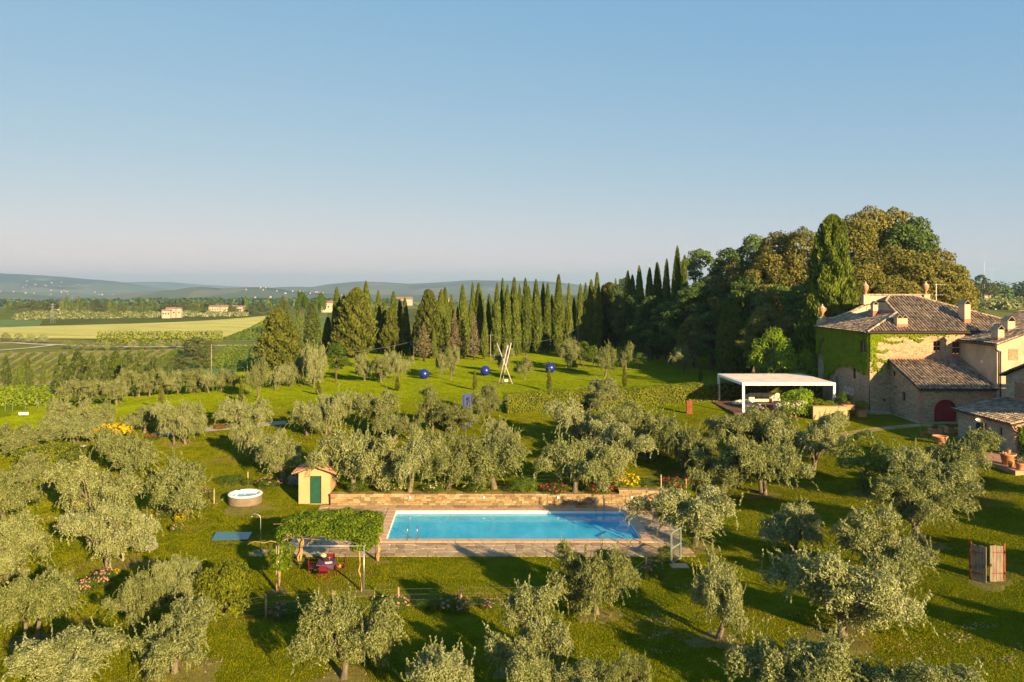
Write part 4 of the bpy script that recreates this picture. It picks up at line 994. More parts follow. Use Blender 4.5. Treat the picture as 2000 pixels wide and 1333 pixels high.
M_GREENPAINT = m_plain('green_paint', (.006,.060,.034), .5, vary=.15, scale=3)
b = MB(); yd = sy0 + .09
b.box(dx0+.004, dx0+.07, yd, yd+.04, .03, 2.046); b.box(dx1-.07, dx1-.004, yd, yd+.04, .03, 2.046); b.box(dx0+.07, dx1-.07, yd, yd+.04, .03, .13); b.box(dx0+.07, dx1-.07, yd, yd+.04, 1.95, 2.046)
dr = partw('door', b, M_GREENPAINT, sh)
for k in range(10):
    z = .135 + k * .1815
    o = part('louvre', MB().add([(dx0+.07,yd+.035,z+.175),(dx1-.07,yd+.035,z+.175),(dx1-.07,yd+.002,z),(dx0+.07,yd+.002,z),(dx0+.07,yd+.045,z+.17),(dx1-.07,yd+.045,z+.17),(dx1-.07,yd+.015,z-.003),(dx0+.07,yd+.015,z-.003)],
        [(0,1,2,3)[::-1],(4,5,6,7),(2,3,7,6),(0,1,5,4)]), M_GREENPAINT, dr)
part('handle', MB().box(dx1-.055, dx1-.025, yd-.05, yd, 1.0, 1.12), M_STEEL, dr)
partw('threshold', MB().box(dx0-.06, dx1+.06, sy0-.12, sy0-.003, -.02, .045), M_FLAG, sh)
for s in (-1, 1):
    xe = xc + s * ((sx1-sx0)/2 + .28); zz = zr + .05 - .28 * (zr - ze) / ((sx1-sx0)/2) - (zr - ze)
    tile_roof('roof', [(xc, sy0-.22, zr+.06), (xe, sy0-.22, zz), (xe, sy1+.2, zz), (xc, sy1+.2, zr+.06)], sh, M_TILE_NEW, .2, .4, .085, .06, 3)
ridge_tiles(sh, (xc, sy0-.24, zr+.09), (xc, sy1+.2, zr+.09), M_TILE_NEW)

# ------------------------------------------------------------------ hot tub
x, y = -17.0, 58.6
ht = thing('hot_tub', 'round hot tub with grey wooden cladding and white rim', 'hot tub', (x, y, hz(x, y)))
part('cladding', MB().lathe([(1.16,0),(1.18,.02),(1.18,.66)], 48), m_plain('dark_base', (.08,.07,.06), .8), ht)
M_CLAD = m_plain('grey_brown_slat', (.20,.155,.115), .7, vary=.2, scale=3)
mb = MB().box(-.068, .068, -.012, .012, .04, .655); slm = mb.mesh('slat', M_CLAD)
for k in range(52):
    a = 6.28319 * k / 52; o = link('slat', slm, ht, (1.195 * math.sin(a), -1.195 * math.cos(a), 0)); o.rotation_euler = (0, 0, a)
part('rim', MB().lathe([(1.24,.655),(1.25,.70),(1.20,.75),(1.06,.75),(1.0,.72),(.97,.66)], 48), M_WHITE, ht, smooth=True)
part('inner_shell', MB().lathe([(.975,.69),(.93,.45),(.86,.34),(.70,.33),(.62,.10),(.0,.08)], 40), m_plain('cream_acrylic', (.70,.70,.66), .35, vary=.05), ht, smooth=True)
part('hot_water', MB().lathe([(.955,.58),(.0,.58)], 40), m_plain('spa_water', (.30,.50,.60), .08, vary=.1, spec=.6), ht)
for a in (1.9, 2.9, 4.2): part('headrest', MB().lathe([(0,.10),(.10,.08),(.12,.02),(.10,-.02)], 12, (.92*math.cos(a), .92*math.sin(a), .68)), M_WHITE, ht, smooth=True)
part('control_panel', MB().box(-.75, -.55, .62, .74, .752, .80), M_GUTTER, ht, bevel=.01)

# ------------------------------------------------------------------ shower, in-ground cover
x, y, z = ground_at(509, 1087)
t = thing('garden_shower', 'thin steel garden shower with bent neck on paving', 'shower', (x, y, .03))
part('pipe', MB().tube([(0,0,0),(0,0,2.25),(-.05,0,2.36),(-.16,0,2.44),(-.36,0,2.5),(-.48,0,2.47),(-.53,0,2.36)], .024, 8), M_GALV, t, smooth=True)
part('shower_head', MB().lathe([(.02,.02),(.07,-.03),(.0,-.035)], 14, (-.53,0,2.34)), M_GALV, t, smooth=True)
part('tap', MB().tube([(0,-.07,1.05),(0,.07,1.05)], .03, 8), M_STEEL, t)
part('foot', MB().lathe([(.09,0),(.09,.02),(.0,.022)], 14), M_GALV, t)
(xa, ya, _), (xb, yb, _), (xc2, yc, _), (xd, yd2, _) = ground_at(413,1057), ground_at(484,1056), ground_at(492,1042), ground_at(422,1043)
t = thing('glazed_pit_cover', 'teal glass cover sunk in the lawn beside the shower', 'pit cover', ((xa+xb)/2, (ya+yc)/2, hz((xa+xb)/2, ya)))
cx_, cy_ = t.location.x, t.location.y
poly = [(xa-cx_, ya-cy_), (xb-cx_, yb-cy_), (xc2-cx_, yc-cy_), (xd-cx_, yd2-cy_)]
part('kerb', MB().prism([(p[0]*1.06, p[1]*1.08) for p in poly], -.2, .03), M_GUTTER, t)
part('panel', MB().prism(poly, .0, .05), m_plain('teal_glass', (.05,.155,.17), .25, vary=.08, spec=.5), t)

# ------------------------------------------------------------------ vine pergola
pg = thing('vine_pergola', 'steel pergola overgrown with a leafy green vine', 'pergola', (-8.05, 44, 0))
XL, XR, YN, YF, ZT = -10.3, -5.85, 41.5, 46.3, 2.42
for (xx, yy_) in ((XL, YN), (XR, YN), (XL, YF), (XR, YF)):
    partw('post', MB().tube([(xx, yy_, -.3), (xx, yy_, ZT)], .032, 8), M_GALV, pg, smooth=True)
for p0, p1 in (((XL-.1,YN,ZT),(XR+.1,YN,ZT)), ((XL-.1,YF,ZT),(XR+.1,YF,ZT)), ((XL,YN-.1,ZT),(XL,YF+.1,ZT)), ((XR,YN-.1,ZT),(XR,YF+.1,ZT)), ((XL,43.1,ZT),(XR,43.1,ZT)), ((XL,44.7,ZT),(XR,44.7,ZT))):
    partw('beam', MB().tube([p0, p1], .018, 8), M_GALV, pg, smooth=True)
vt = thing('grape_vine', 'dense bright green vine spread over the pergola', 'vine', (-8.05, 44.2, 0))
r = np.random.default_rng(77)
M_VSTEM = m_bark('vine_stem', (.20,.12,.045), (.46,.31,.13))
def wob(p0, p1, n, amp):
    p0, p1 = np.array(p0, float), np.array(p1, float); q = [p0 + (p1 - p0) * k / n + (r.normal(size=3) * amp if 0 < k < n else 0) for k in range(n + 1)]; return q
for (bx, by_, n_) in ((XL-.05, YN+.12, 2), (XL+.05, YF-.12, 4), (XR-.12, YN+.1, 1), (XR+.1, YF-.15, 2)):
    for k in range(n_):
        e = (bx + r.uniform(-.3, .3), by_ + r.uniform(-.2, .4), ZT)
        partw('stem', MB().tube(wob((bx + r.uniform(-.05, .05), by_ + r.uniform(-.05, .05), -.05), e, 7, .06), list(np.linspace(.065, .028, 8)), 6), M_VSTEM, vt, smooth=True)
for k in range(16):
    a = (r.uniform(XL, XR), r.uniform(YN + .1, YF), ZT + .04); e = (a[0] + r.normal() * 1.3, a[1] + r.normal() * .8, ZT + r.uniform(.0, .25))
    partw('branch', MB().tube(wob(a, e, 5, .08), list(np.linspace(.028, .012, 6)), 5, False), M_VSTEM, vt, smooth=True)
P, N = [], []
cl = [(r.uniform(XL - .25, XR + .15), YN + 1.35 + r.uniform(0, 1) ** .8 * (YF - YN - 1.0), ZT + r.uniform(.02, .32), r.uniform(.35, .62)) for k in range(95)]
cl += [(XR - .1 + r.normal() * .25, YN + r.uniform(.2, 1.6), ZT - r.uniform(-.1, .35), .34) for k in range(10)] + [(XL + r.normal() * .22, YN + r.uniform(.0, 1.2), ZT - r.uniform(0, 1.25), .36) for k in range(16)]
cl += [(XL - .2 + r.normal() * .15, YN + r.uniform(1.0, 4.6), ZT - r.uniform(0, .5), .34) for k in range(12)] + [(XR + .2, YN + r.uniform(1.6, 4.6), ZT - r.uniform(-.1, .5), .34) for k in range(12)]
for (cx_, cy_, cz_, R) in cl:
    m = int(420 * R * R / .2); d = rand_unit(m, r); P.append(d * [R, R, R * .62] * r.uniform(.6, 1.08, (m, 1)) + [cx_, cy_, cz_]); N.append(d + [0, 0, .4])
P = np.concatenate(P); N = np.concatenate(N)
o = link('foliage', leaf_mesh_out('foliage', P, N, r.uniform(.07, .13, len(P)), r.uniform(.06, .115, len(P)), M_VINE, .7, r), vt); o.location = -vt.location

# ------------------------------------------------------------------ table and red chairs
M_CRIMSON = m_plain('crimson_metal', (.115,.006,.013), .5, vary=.15)
def chair(x, y, rz, label):
    t = thing('garden_chair', label, 'chair', (x, y, hz(x, y)), rz, 'red garden chairs')
    part('seat', MB().box(-.22, .22, -.22, .22, .43, .455), M_CRIMSON, t, bevel=.008)
    bk = part('backrest', MB().box(-.20, .20, .205, .222, .58, .86), M_CRIMSON, t, bevel=.006)
    part('back_frame', MB().tube([(-.21,.21,.44),(-.21,.225,.8),(-.15,.23,.93),(0,.232,.96),(.15,.23,.93),(.21,.225,.8),(.21,.21,.44)], .013, 6), M_CRIMSON, bk)
    for sx_, sy_ in ((-1,-1),(1,-1),(-1,1),(1,1)): part('leg', MB().tube([(sx_*.20, sy_*.20, .44), (sx_*.235, sy_*.25, 0)], .014, 6), M_CRIMSON, t)
    for s in (-1, 1): part('armrest', MB().tube([(s*.215,.21,.66),(s*.235,-.12,.66),(s*.225,-.2,.62),(s*.21,-.2,.45)], .012, 6), M_CRIMSON, t)
    return t
tx, ty_ = -8.3, 44.0
t = thing('garden_table', 'small garden table under a purple cloth below the pergola', 'table', (tx, ty_, 0))
part('table_top', MB().box(-.42, .42, -.42, .42, .70, .735), M_CRIMSON, t, bevel=.008)
for sx_ in (-1, 1):
    for sy_ in (-1, 1): part('leg', MB().tube([(sx_*.34, sy_*.34, .70), (sx_*.38, sy_*.38, 0)], .016, 6), M_CRIMSON, t)
cl_ = MB(); E = .46; zt = .742
cl_.add([(-E,-E,zt),(E,-E,zt),(E,E,zt),(-E,E,zt),(-E-.02,-E-.03,zt-.22),(0,-E-.01,zt-.17),(E+.02,-E-.03,zt-.24),(E+.03,E,zt-.2),(-E-.03,E,zt-.2),(0,E+.02,zt-.2)],
        [(0,1,2,3),(0,4,5),(0,5,1),(5,6,1),(1,6,7,2),(3,8,4,0),(2,7,9),(2,9,3),(9,8,3)])
o = link('tablecloth', cl_.mesh('tablecloth', m_plain('purple_cloth', (.085,.04,.11), .9, vary=.2, scale=6)), None, (tx, ty_, 0)); tag(o, 'purple tablecloth hanging over the garden table', 'tablecloth')
t = thing('flower_vase', 'small vase of pale flowers on the purple cloth', 'vase', (tx - .16, ty_ + .12, zt + .002))
part('jar', MB().lathe([(.0,0),(.05,.0),(.06,.08),(.04,.15),(.05,.17)], 14), M_GLASS, t, smooth=True)
d = rand_unit(90, r); d[:, 2] = np.abs(d[:, 2]); link('blooms', leaf_mesh_out('blooms', d * .14 + [0, 0, .26], d, .09, .08, M_WHITEP, .5, r), t)
t = thing('open_magazine', 'open white magazine lying on the purple cloth', 'magazine', (tx + .18, ty_ - .2, zt + .003), .3)
for s in (-1, 1): part('page', MB().add([(0,-.14,0),(s*.2,-.14,.012),(s*.2,.14,.012),(0,.14,0),(0,-.14,.012),(s*.2,-.14,.022),(s*.2,.14,.022),(0,.14,.012)], [(0,1,2,3),(4,5,6,7),(0,1,5,4),(1,2,6,5),(2,3,7,6)]), M_WHITE, t)
t = thing('wine_glass', 'clear wine glass on the purple cloth beside the vase', 'glass', (tx + .16, ty_ + .16, zt + .002))
part('stem', MB().lathe([(.035,0),(.006,.006),(.006,.09)], 12), M_GALV, t, smooth=True); part('bowl', MB().lathe([(.006,.09),(.035,.12),(.04,.16),(.033,.20)], 14), M_GALV, t, smooth=True)
chair(tx - .72, ty_ - .05, math.radians(95), 'red metal garden chair left of the purple table')
chair(tx + .02, ty_ - .78, math.radians(182), 'red metal garden chair at the near side of the purple table')
chair(tx + .80, ty_ + .05, math.radians(-92), 'red metal garden chair right of the table, holding an orange hat')
chair(tx + .10, ty_ + .76, math.radians(4), 'red metal garden chair behind the purple table')
t = thing('straw_hat', 'orange straw hat lying on the right garden chair', 'hat', (tx + .78, ty_ + .05, hz(tx+.8, ty_) + .457))
part('brim', MB().lathe([(.17,.012),(.18,.0),(.09,.02)], 18), m_plain('orange_straw', (.62,.24,.05), .8), t, smooth=True); part('hat_crown', MB().lathe([(.09,.015),(.085,.09),(.05,.11),(.0,.112)], 18), m_plain('orange_straw_crown', (.62,.26,.06), .8), t, smooth=True)

# ------------------------------------------------------------------ villa
def axv(axis, c, out, u, v, d=0.0):
    """point on a wall plane: u along, v up, d outwards"""
    return (u, c + out * d, v) if axis == 'x' else (c + out * d, u, v)
def wall_mesh(axis, c, out, a0, a1, z0, z1, holes=(), depth=.22, top=()):
    b = MB(); us = sorted({a0, a1, *[h[0] for h in holes], *[h[1] for h in holes]}); vs = sorted({z0, z1, *[h[2] for h in holes], *[h[3] for h in holes]})
    for i in range(len(us) - 1):
        for j in range(len(vs) - 1):
            um, vm = (us[i] + us[i+1]) / 2, (vs[j] + vs[j+1]) / 2
            if any(h[0] < um < h[1] and h[2] < vm < h[3] for h in holes): continue
            b.add([axv(axis, c, out, us[i], vs[j]), axv(axis, c, out, us[i+1], vs[j]), axv(axis, c, out, us[i+1], vs[j+1]), axv(axis, c, out, us[i], vs[j+1])], [(0,1,2,3)])
    for h in holes:
        p = [(h[0],h[2]),(h[1],h[2]),(h[1],h[3]),(h[0],h[3])]
        for k in range(4):
            q, w = p[k], p[(k+1) % 4]
            b.add([axv(axis, c, out, *q), axv(axis, c, out, *w), axv(axis, c, out, *w, -depth), axv(axis, c, out, *q, -depth)], [(0,1,2,3)])
    for poly in top: b.add([axv(axis, c, out, *p) for p in poly], [tuple(range(len(poly)))])
    return b
def bar(b, axis, c, out, u0, u1, v0, v1, d0, d1):
    P = [axv(axis, c, out, u, v, d) for d in (d0, d1) for (u, v) in ((u0,v0),(u1,v0),(u1,v1),(u0,v1))]
    b.add(P, [(0,1,2,3),(4,5,6,7),(0,1,5,4),(1,2,6,5),(2,3,7,6),(3,0,4,7)]); return b
def window(parent, axis, c, out, u0, u1, v0, v1, fm, rows=2, sill=True, d=-.14):
    b = MB(); w = .06
    bar(b, axis, c, out, u0, u0+w, v0, v1, d, d+.07); bar(b, axis, c, out, u1-w, u1, v0, v1, d, d+.07)
    bar(b, axis, c, out, u0+w, u1-w, v0, v0+w, d, d+.07); bar(b, axis, c, out, u0+w, u1-w, v1-w, v1, d, d+.07)
    um = (u0+u1)/2; bar(b, axis, c, out, um-.045, um+.045, v0+w, v1-w, d+.002, d+.08)
    f = partw('window', b, fm, parent)
    for s in range(2):
        ua, ub = (u0+w, um-.045) if s == 0 else (um+.045, u1-w)
        for k in range(rows):
            va, vb = v0+w + (v1-v0-2*w)*k/rows, v0+w + (v1-v0-2*w)*(k+1)/rows
            part('pane', bar(MB(), axis, c, out, ua, ub, va+.02, vb-.02, d+.015, d+.03), M_GLASS, f)
            if k: part('glazing_bar', bar(MB(), axis, c, out, ua, ub, va-.02, va+.02, d+.01, d+.06), M_WHITE if fm is M_REDPAINT2 else fm, f)
    if sill: part('sill', bar(MB(), axis, c, out, u0-.1, u1+.1, v0-.09, v0-.005, -.1, .10), M_TERRA, f)
    return f
M_REDPAINT2 = m_plain('red_window_paint', (.26,.055,.045), .6, vary=.15)
M_BROWNPAINT = m_plain('brown_window_paint', (.11,.045,.035), .6, vary=.2)
vl = thing('stone_villa', 'large stone villa with tiled hip roof and ivy covered side wall', 'house', (48, 86, 2.5))
LX, FY, BY, EZ = 41.4, 83.7, 96.4, 11.0
WL = [(84.3, 85.07, 8.9, 10.14), (94.35, 95.2, 8.5, 9.8), (86.85, 87.45, 5.8, 6.95), (90.9, 91.75, 3.2, 5.57)]
partw('side_wall', wall_mesh('y', LX, -1, FY, BY, 1.8, EZ, WL), M_WALL, vl)
WF = [(48.05, 48.82, 9.05, 10.15), (50.05, 50.82, 8.78, 10.16), (45.92,46.16,10.2,10.44),(46.3,46.54,10.2,10.44),(50.2,50.42,8.3,8.5),(50.52,50.74,8.3,8.5),(42.78,43.06,3.8,4.1)]
partw('front_wall', wall_mesh('x', FY, -1, LX, 59.5, 1.8, EZ, WF), M_WALL, vl)
for h in WF[2:]: partw('vent', bar(MB(), 'x', FY, -1, h[0], h[1], h[2], h[3], -.21, -.2), M_GUTTER, vl)
window(vl, 'y', LX, -1, *WL[0], M_BROWNPAINT); window(vl, 'y', LX, -1, *WL[1], M_BROWNPAINT); window(vl, 'y', LX, -1, *WL[2], M_BROWNPAINT, 2, False)
window(vl, 'x', FY, -1, *WF[0], M_REDPAINT2); window(vl, 'x', FY, -1, *WF[1], M_REDPAINT2)
dg = partw('side_door', bar(MB(), 'y', LX, -1, 90.9, 91.75, 3.2, 5.57, -.18, -.12), m_plain('grey_blue_door', (.14,.16,.18), .6), vl)
part('handle', bar(MB(), 'y', LX, -1, 91.0, 91.05, 4.2, 4.35, -.12, -.07), M_STEEL, dg)
partw('rear_wall', wall_mesh('x', BY, 1, LX, 59.5, 1.8, EZ), M_PLASTER, vl)
# roofs
RF = tile_roof('roof_front', [(40.9,83.2,11.1),(60,83.2,11.1),(49.3,90,14.8),(46.7,90,14.8),(45.7,88.9,14.2),(45.7,86.65,12.977)], vl, M_TILE, seed=11)
tile_roof('roof_side', [(40.9,83.2,11.1),(45.7,86.65,13.0),(45.7,92.8,13.0),(40.9,96.4,11.1)], vl, M_TILE, seed=12)
tile_roof('roof_back', [(46.7,90,14.8),(49.3,90,14.8),(60,96.35,11.1),(45.7,96.35,11.1)], vl, M_TILE, seed=13)
tile_roof('roof_right', [(60,83.2,11.1),(60,96.35,11.1),(49.3,90,14.8)], vl, M_TILE, seed=14)
tile_roof('roof_upper', [(45.7,88.9,14.2),(46.7,90,14.8),(45.7,91.1,14.2)], vl, M_TILE, seed=15)
partw('attic_wall', MB().add([(45.7,86.7,12.95),(45.7,88.9,14.12),(45.7,91.1,14.12),(45.7,92.8,12.95),(45.85,86.7,12.95),(45.85,88.9,14.12),(45.85,91.1,14.12),(45.85,92.8,12.95)], [(0,1,2,3),(4,5,6,7),(0,4,5,1),(2,6,7,3)]), M_PLASTER, vl)
partw('flashing', MB().add([(45.66,86.75,13.0),(45.66,92.75,13.0),(45.66,92.75,13.24),(45.66,86.75,13.24),(45.5,86.75,12.98),(45.5,92.75,12.98)], [(0,1,2,3),(0,1,5,4)]), M_FLASH, vl)
for p0, p1 in (((40.9,83.2,11.14),(45.8,86.68,13.08)), ((46.7,90,14.86),(49.3,90,14.86)), ((49.3,90,14.86),(59.9,83.3,11.2)), ((45.75,88.95,14.28),(46.7,90,14.86)), ((45.72,86.75,13.06),(45.72,88.9,14.26))): ridge_tiles(vl, p0, p1)
def chimney(x, y, z, w, d, h, twin=False, zb=1.2):
    b = MB().box(x-w/2, x+w/2, y-d/2, y+d/2, z-zb, z+h)
    c = partw('chimney', b, M_PLASTER, vl)
    part('flashing', MB().box(x-w/2-.03, x+w/2+.03, y-d/2-.03, y+d/2+.03, z-zb+.0, z+.18), M_FLASH, c)
    for k in range(2 if twin else 1):
        xa, xb = (x-w/2 + k*w/2, x-w/2 + (k+1)*w/2) if twin else (x-w/2, x+w/2); xm = (xa+xb)/2; hh = (xb-xa)*.62; e = .06
        for s in (0, 1):
            p, q = ((xa-e if not (twin and k) else xa), xm) if s == 0 else ((xb+e if not (twin and not k) else xb), xm)
            part('chimney_cap', MB().add([(p,y-d/2-e,z+h-.02),(q,y-d/2-e,z+h+hh),(q,y+d/2+e,z+h+hh),(p,y+d/2+e,z+h-.02),(p,y-d/2-e,z+h+.05),(q,y-d/2-e,z+h+hh+.07),(q,y+d/2+e,z+h+hh+.07),(p,y+d/2+e,z+h+.05)], [(0,1,2,3),(4,5,6,7),(0,1,5,4),(2,3,7,6),(0,3,7,4),(1,2,6,5)]), M_TILE, c)
        part('flue', MB().box(xa+.08, xb-.08, y-d/2+.02, y+d/2-.02, z+h-.3, z+h+.012), M_GUTTER, c)
chimney(45.0, 84.4, 11.75, 1.12, .7, .8, True); chimney(52.3, 85.3, 12.25, .62, 1.15, 1.75); chimney(44.6, 89.2, 13.0, .55, .6, .85, zb=.9)
# rear parapet with urns
pw_ = partw('parapet', MB().add([(41.4,96.45,11.0),(47.1,96.45,11.0),(54.9,96.45,11.0),(54.9,96.45,14.75),(47.1,96.45,14.75),(47.1,96.45,13.5),(45.5,96.45,12.7),(43.4,96.45,11.95),(41.4,96.45,11.75),
      (41.4,96.8,11.0),(47.1,96.8,11.0),(54.9,96.8,11.0),(54.9,96.8,14.75),(47.1,96.8,14.75),(47.1,96.8,13.5),(45.5,96.8,12.7),(43.4,96.8,11.95),(41.4,96.8,11.75)],
      [(0,1,5,6,7,8),(1,2,3,4),(9,17,16,15,14,10),(10,13,12,11),(4,3,12,13),(8,7,16,17),(7,6,15,16),(6,5,14,15),(5,4,13,14),(0,8,17,9),(2,11,12,3)]), M_PLASTER, vl)
for p0, p1 in (((41.6,96.62,11.8),(43.4,96.62,11.98)), ((43.4,96.62,11.98),(45.5,96.62,12.73)), ((45.5,96.62,12.73),(47.0,96.62,13.5)), ((47.3,96.62,14.78),(54.6,96.62,14.78))): ridge_tiles(vl, p0, p1, None, .22, .3)
def urn(x, y, z, handles, label, hgt=1.65):
    b = MB().box(x-.36, x+.36, y-.3, y+.36, z-1.1, z).box(x-.42, x+.42, y-.36, y+.42, z, z+.07)
    partw('pedestal', b, M_PLASTER, vl)
    t = thing('terracotta_urn', label, 'urn', (x, y, z + .07), 0, 'urns on the villa roof'); k = hgt / 1.65
    part('bowl', MB().lathe([(.20*k,0),(.20*k,.06*k),(.11*k,.16*k),(.10*k,.32*k),(.16*k,.40*k),(.32*k,.72*k),(.37*k,.98*k),(.33*k,1.06*k),(.38*k,1.10*k)], 20), M_TERRA, t, smooth=True)
    part('lid', MB().lathe([(.36*k,1.10*k),(.26*k,1.18*k),(.13*k,1.34*k),(.07*k,1.42*k),(.09*k,1.5*k),(.0,1.62*k)], 20), m_plain('weathered_lid', (.52,.36,.27), .85), t, smooth=True)
    if handles:
        for s in (-1, 1): part('handle', MB().tube([(s*.24*k,0,.62*k),(s*.44*k,0,.80*k),(s*.50*k,0,1.02*k),(s*.40*k,0,1.12*k),(s*.33*k,0,1.04*k)], .04*k, 6), M_TERRA, t, smooth=True)
urn(41.95, 96.5, 12.1, True, 'terracotta urn with handles at the left end of the villa parapet')
urn(47.2, 96.5, 14.8, False, 'terracotta urn in the middle of the villa parapet')
urn(54.5, 96.5, 14.85, False, 'terracotta urn at the right end of the villa parapet')
# lean-to with arched barn door
EX, EY, EZE, EZR = 43.5, 78.1, 5.87, 8.1
AD = (44.93, 47.19, 2.61, 4.80)
b = wall_mesh('x', EY, -1, EX, 50.9, 1.8, EZE - .03, [AD], .3)
uc, r_ = (AD[0]+AD[1])/2, (AD[1]-AD[0])/2; zs_ = AD[3] - r_
for s in (-1, 1):
    arc = [(uc + s*r_*math.cos(a), zs_ + r_*math.sin(a)) for a in np.linspace(0, math.pi/2, 9)]
    for k in range(8):
        b.add([axv('x', EY, -1, uc + s*r_, AD[3]), axv('x', EY, -1, *arc[k]), axv('x', EY, -1, *arc[k+1])], [(0,1,2)])
        b.add([axv('x', EY, -1, *arc[k]), axv('x', EY, -1, *arc[k+1]), axv('x', EY, -1, *arc[k+1], -.3), axv('x', EY, -1, *arc[k], -.3)], [(0,1,2,3)])
partw('barn_wall', b, M_WALL, vl)
EH = [(82.65, 82.95, 6.6, 7.1), (80.7, 81.35, 4.25, 5.15), (82.75,82.98,5.35,5.6),(82.4,82.63,5.35,5.6),(82.75,82.98,4.6,4.85),(82.4,82.63,4.6,4.85)]
zr_at = lambda yv: EZE + (EZR - EZE) * (yv - EY) / (FY - EY)
partw('barn_gable', wall_mesh('y', EX, -1, EY, FY, 1.8, EZE - .03, EH[1:], .22, [[(EY, EZE-.03), (82.65, EZE-.03), (82.65, zr_at(82.65)-.06)], [(82.95, EZE-.03), (FY, EZE-.03), (FY, EZR-.06), (82.95, zr_at(82.95)-.06)], [(82.65, EZE-.03), (82.95, EZE-.03), (82.95, 6.6), (82.65, 6.6)], [(82.65, 7.1), (82.95, 7.1), (82.95, zr_at(82.95)-.06), (82.65, zr_at(82.65)-.06)]]), M_WALL, vl)
for h in EH: partw('vent', bar(MB(), 'y', EX, -1, h[0], h[1], h[2], h[3], -.21, -.2), M_GUTTER, vl)
partw('niche_arch', (lambda b: [bar(b, 'y', EX, -1, 81.025 + .42*math.cos(a) - .07, 81.025 + .42*math.cos(a) + .07, 5.0 + .42*math.sin(a) - .06, 5.0 + .42*math.sin(a) + .06, .002, .03) for a in np.linspace(.1, 3.04, 8)] and b)(MB()), M_BRICK, vl)
tile_roof('roof_barn', [(EX-.25, EY-.35, EZE+.02), (50.9, EY-.35, EZE+.02), (50.9, FY-.02, EZR+.13), (EX-.25, FY-.02, EZR+.13)], vl, M_TILE, seed=16)
partw('flashing', MB().add([(EX,FY-.06,EZR+.14),(50.85,FY-.06,EZR+.14),(50.85,FY-.03,EZR+.34),(EX,FY-.03,EZR+.34),(EX,FY-.3,EZR+.09),(50.85,FY-.3,EZR+.09)], [(0,1,2,3),(4,5,1,0)]), M_FLASH, vl)
partw('flashing', MB().add([(50.86,EY,EZE+.1),(50.86,FY-.1,EZR+.16),(50.86,FY-.1,EZR+.38),(50.86,EY,EZE+.32)], [(0,1,2,3)]), M_FLASH, vl)
partw('gutter', MB().tube([(EX-.3, EY-.42, EZE-.03), (50.95, EY-.42, EZE-.03)], .09, 8), M_GUTTER, vl, smooth=True)
door = partw('barn_door', MB().add([(uc - r_, EY+.24, AD[2]), (uc + r_, EY+.24, AD[2])] + [(uc + r_*math.cos(a), EY+.24, zs_ + r_*math.sin(a)) for a in np.linspace(0, math.pi, 17)], [tuple(range(1, 19)) [::1] + (0,)]), M_REDPAINT, vl)
for k in range(10):
    ua = uc - r_ + 2*r_*k/10; ub = uc - r_ + 2*r_*(k+1)/10; hgt_ = lambda u: zs_ + math.sqrt(max(0, r_*r_ - (u-uc)**2))
    part('plank', MB().add([(ua+.008,EY+.20,AD[2]+.01),(ub-.008,EY+.20,AD[2]+.01),(ub-.008,EY+.20,hgt_(ub-.008)),(ua+.008,EY+.20,hgt_(ua+.008)),(ua+.008,EY+.238,AD[2]+.01),(ub-.008,EY+.238,AD[2]+.01),(ub-.008,EY+.238,hgt_(ub-.008)),(ua+.008,EY+.238,hgt_(ua+.008))], [(0,1,2,3),(0,1,5,4),(1,2,6,5),(2,3,7,6),(3,0,4,7)]), M_REDPAINT, door)
part('latch', MB().box(uc-.1, uc+.1, EY+.17, EY+.2, 3.6, 3.68), M_GUTTER, door)
for k, a in enumerate(np.linspace(.06, math.pi - .06, 15)):
    c_, s_ = math.cos(a), math.sin(a); w = .085
    P_ = [(uc + (rr)*math.cos(a + da), EY - .012, zs_ + rr*math.sin(a + da)) for rr, da in ((r_+.01,-w),(r_+.27,-w),(r_+.27,w),(r_+.01,w))]
    partw('arch_brick', MB().add(P_ + [(p[0], EY+.02, p[2]) for p in P_], [(0,1,2,3),(0,1,5,4),(1,2,6,5),(2,3,7,6),(3,0,4,7)]), M_BRICK, vl)
partw('threshold', MB().box(EX, 50.5, EY-.35, EY-.004, 1.9, 2.56), M_FLAG, vl); partw('plinth', MB().box(EX-.3, EX-.004, EY-.35, FY, 1.9, 2.6).box(LX-.3, EX-.3, FY-.8, FY-.004, 1.9, 2.85), M_WALL2, vl)
for zq in range(9): partw('quoin', MB().box(EX-.015, EX+.42-.14*(zq % 2), EY-.015, EY+.3, 2.6+zq*.36, 2.6+zq*.36+.34), M_BRICK, vl)
# right wing
partw('wing_side_wall', wall_mesh('y', 50.9, -1, 77.8, FY, 1.8, 10.25), M_PLASTER, vl)
partw('wing_front_wall', wall_mesh('x', 77.8, -1, 50.9, 58.9, 1.8, 10.25, (), .2, [[(50.9,10.25),(58.9,10.25),(58.9,13.1)]]), M_PLASTER, vl)
tile_roof('roof_wing', [(50.55,77.5,10.22),(58.9,77.5,13.27),(58.9,86,13.27),(50.55,FY,10.22)], vl, M_TILE, seed=17)
partw('gutter', MB().tube([(50.5,77.4,10.15),(50.5,FY-.05,10.15)], .08, 8), M_GUTTER, vl, smooth=True)
partw('downpipe', MB().tube([(50.5,77.5,10.1),(50.7,77.62,9.7),(51.15,77.66,9.55),(51.15,77.66,5.2),(51.1,77.66,2.2)], .07, 8), M_GUTTER, vl, smooth=True)
partw('walled_up_window', MB().box(52.0, 52.95, 77.77, 77.82, 8.7, 9.8), M_BRICK, vl, label='window opening filled with red brick')
partw('junction_box', MB().box(50.86, 50.9, 80.0, 80.25, 8.2, 8.5), M_WHITE, vl)
chimney(51.7, 78.9, 10.7, .62, 1.0, .95); chimney(53.9, 80.6, 11.45, .75, .9, .95)
an = thing('roof_antenna', 'thin TV antenna on the villa roof', 'antenna', (51.6, 89.3, 13.6))
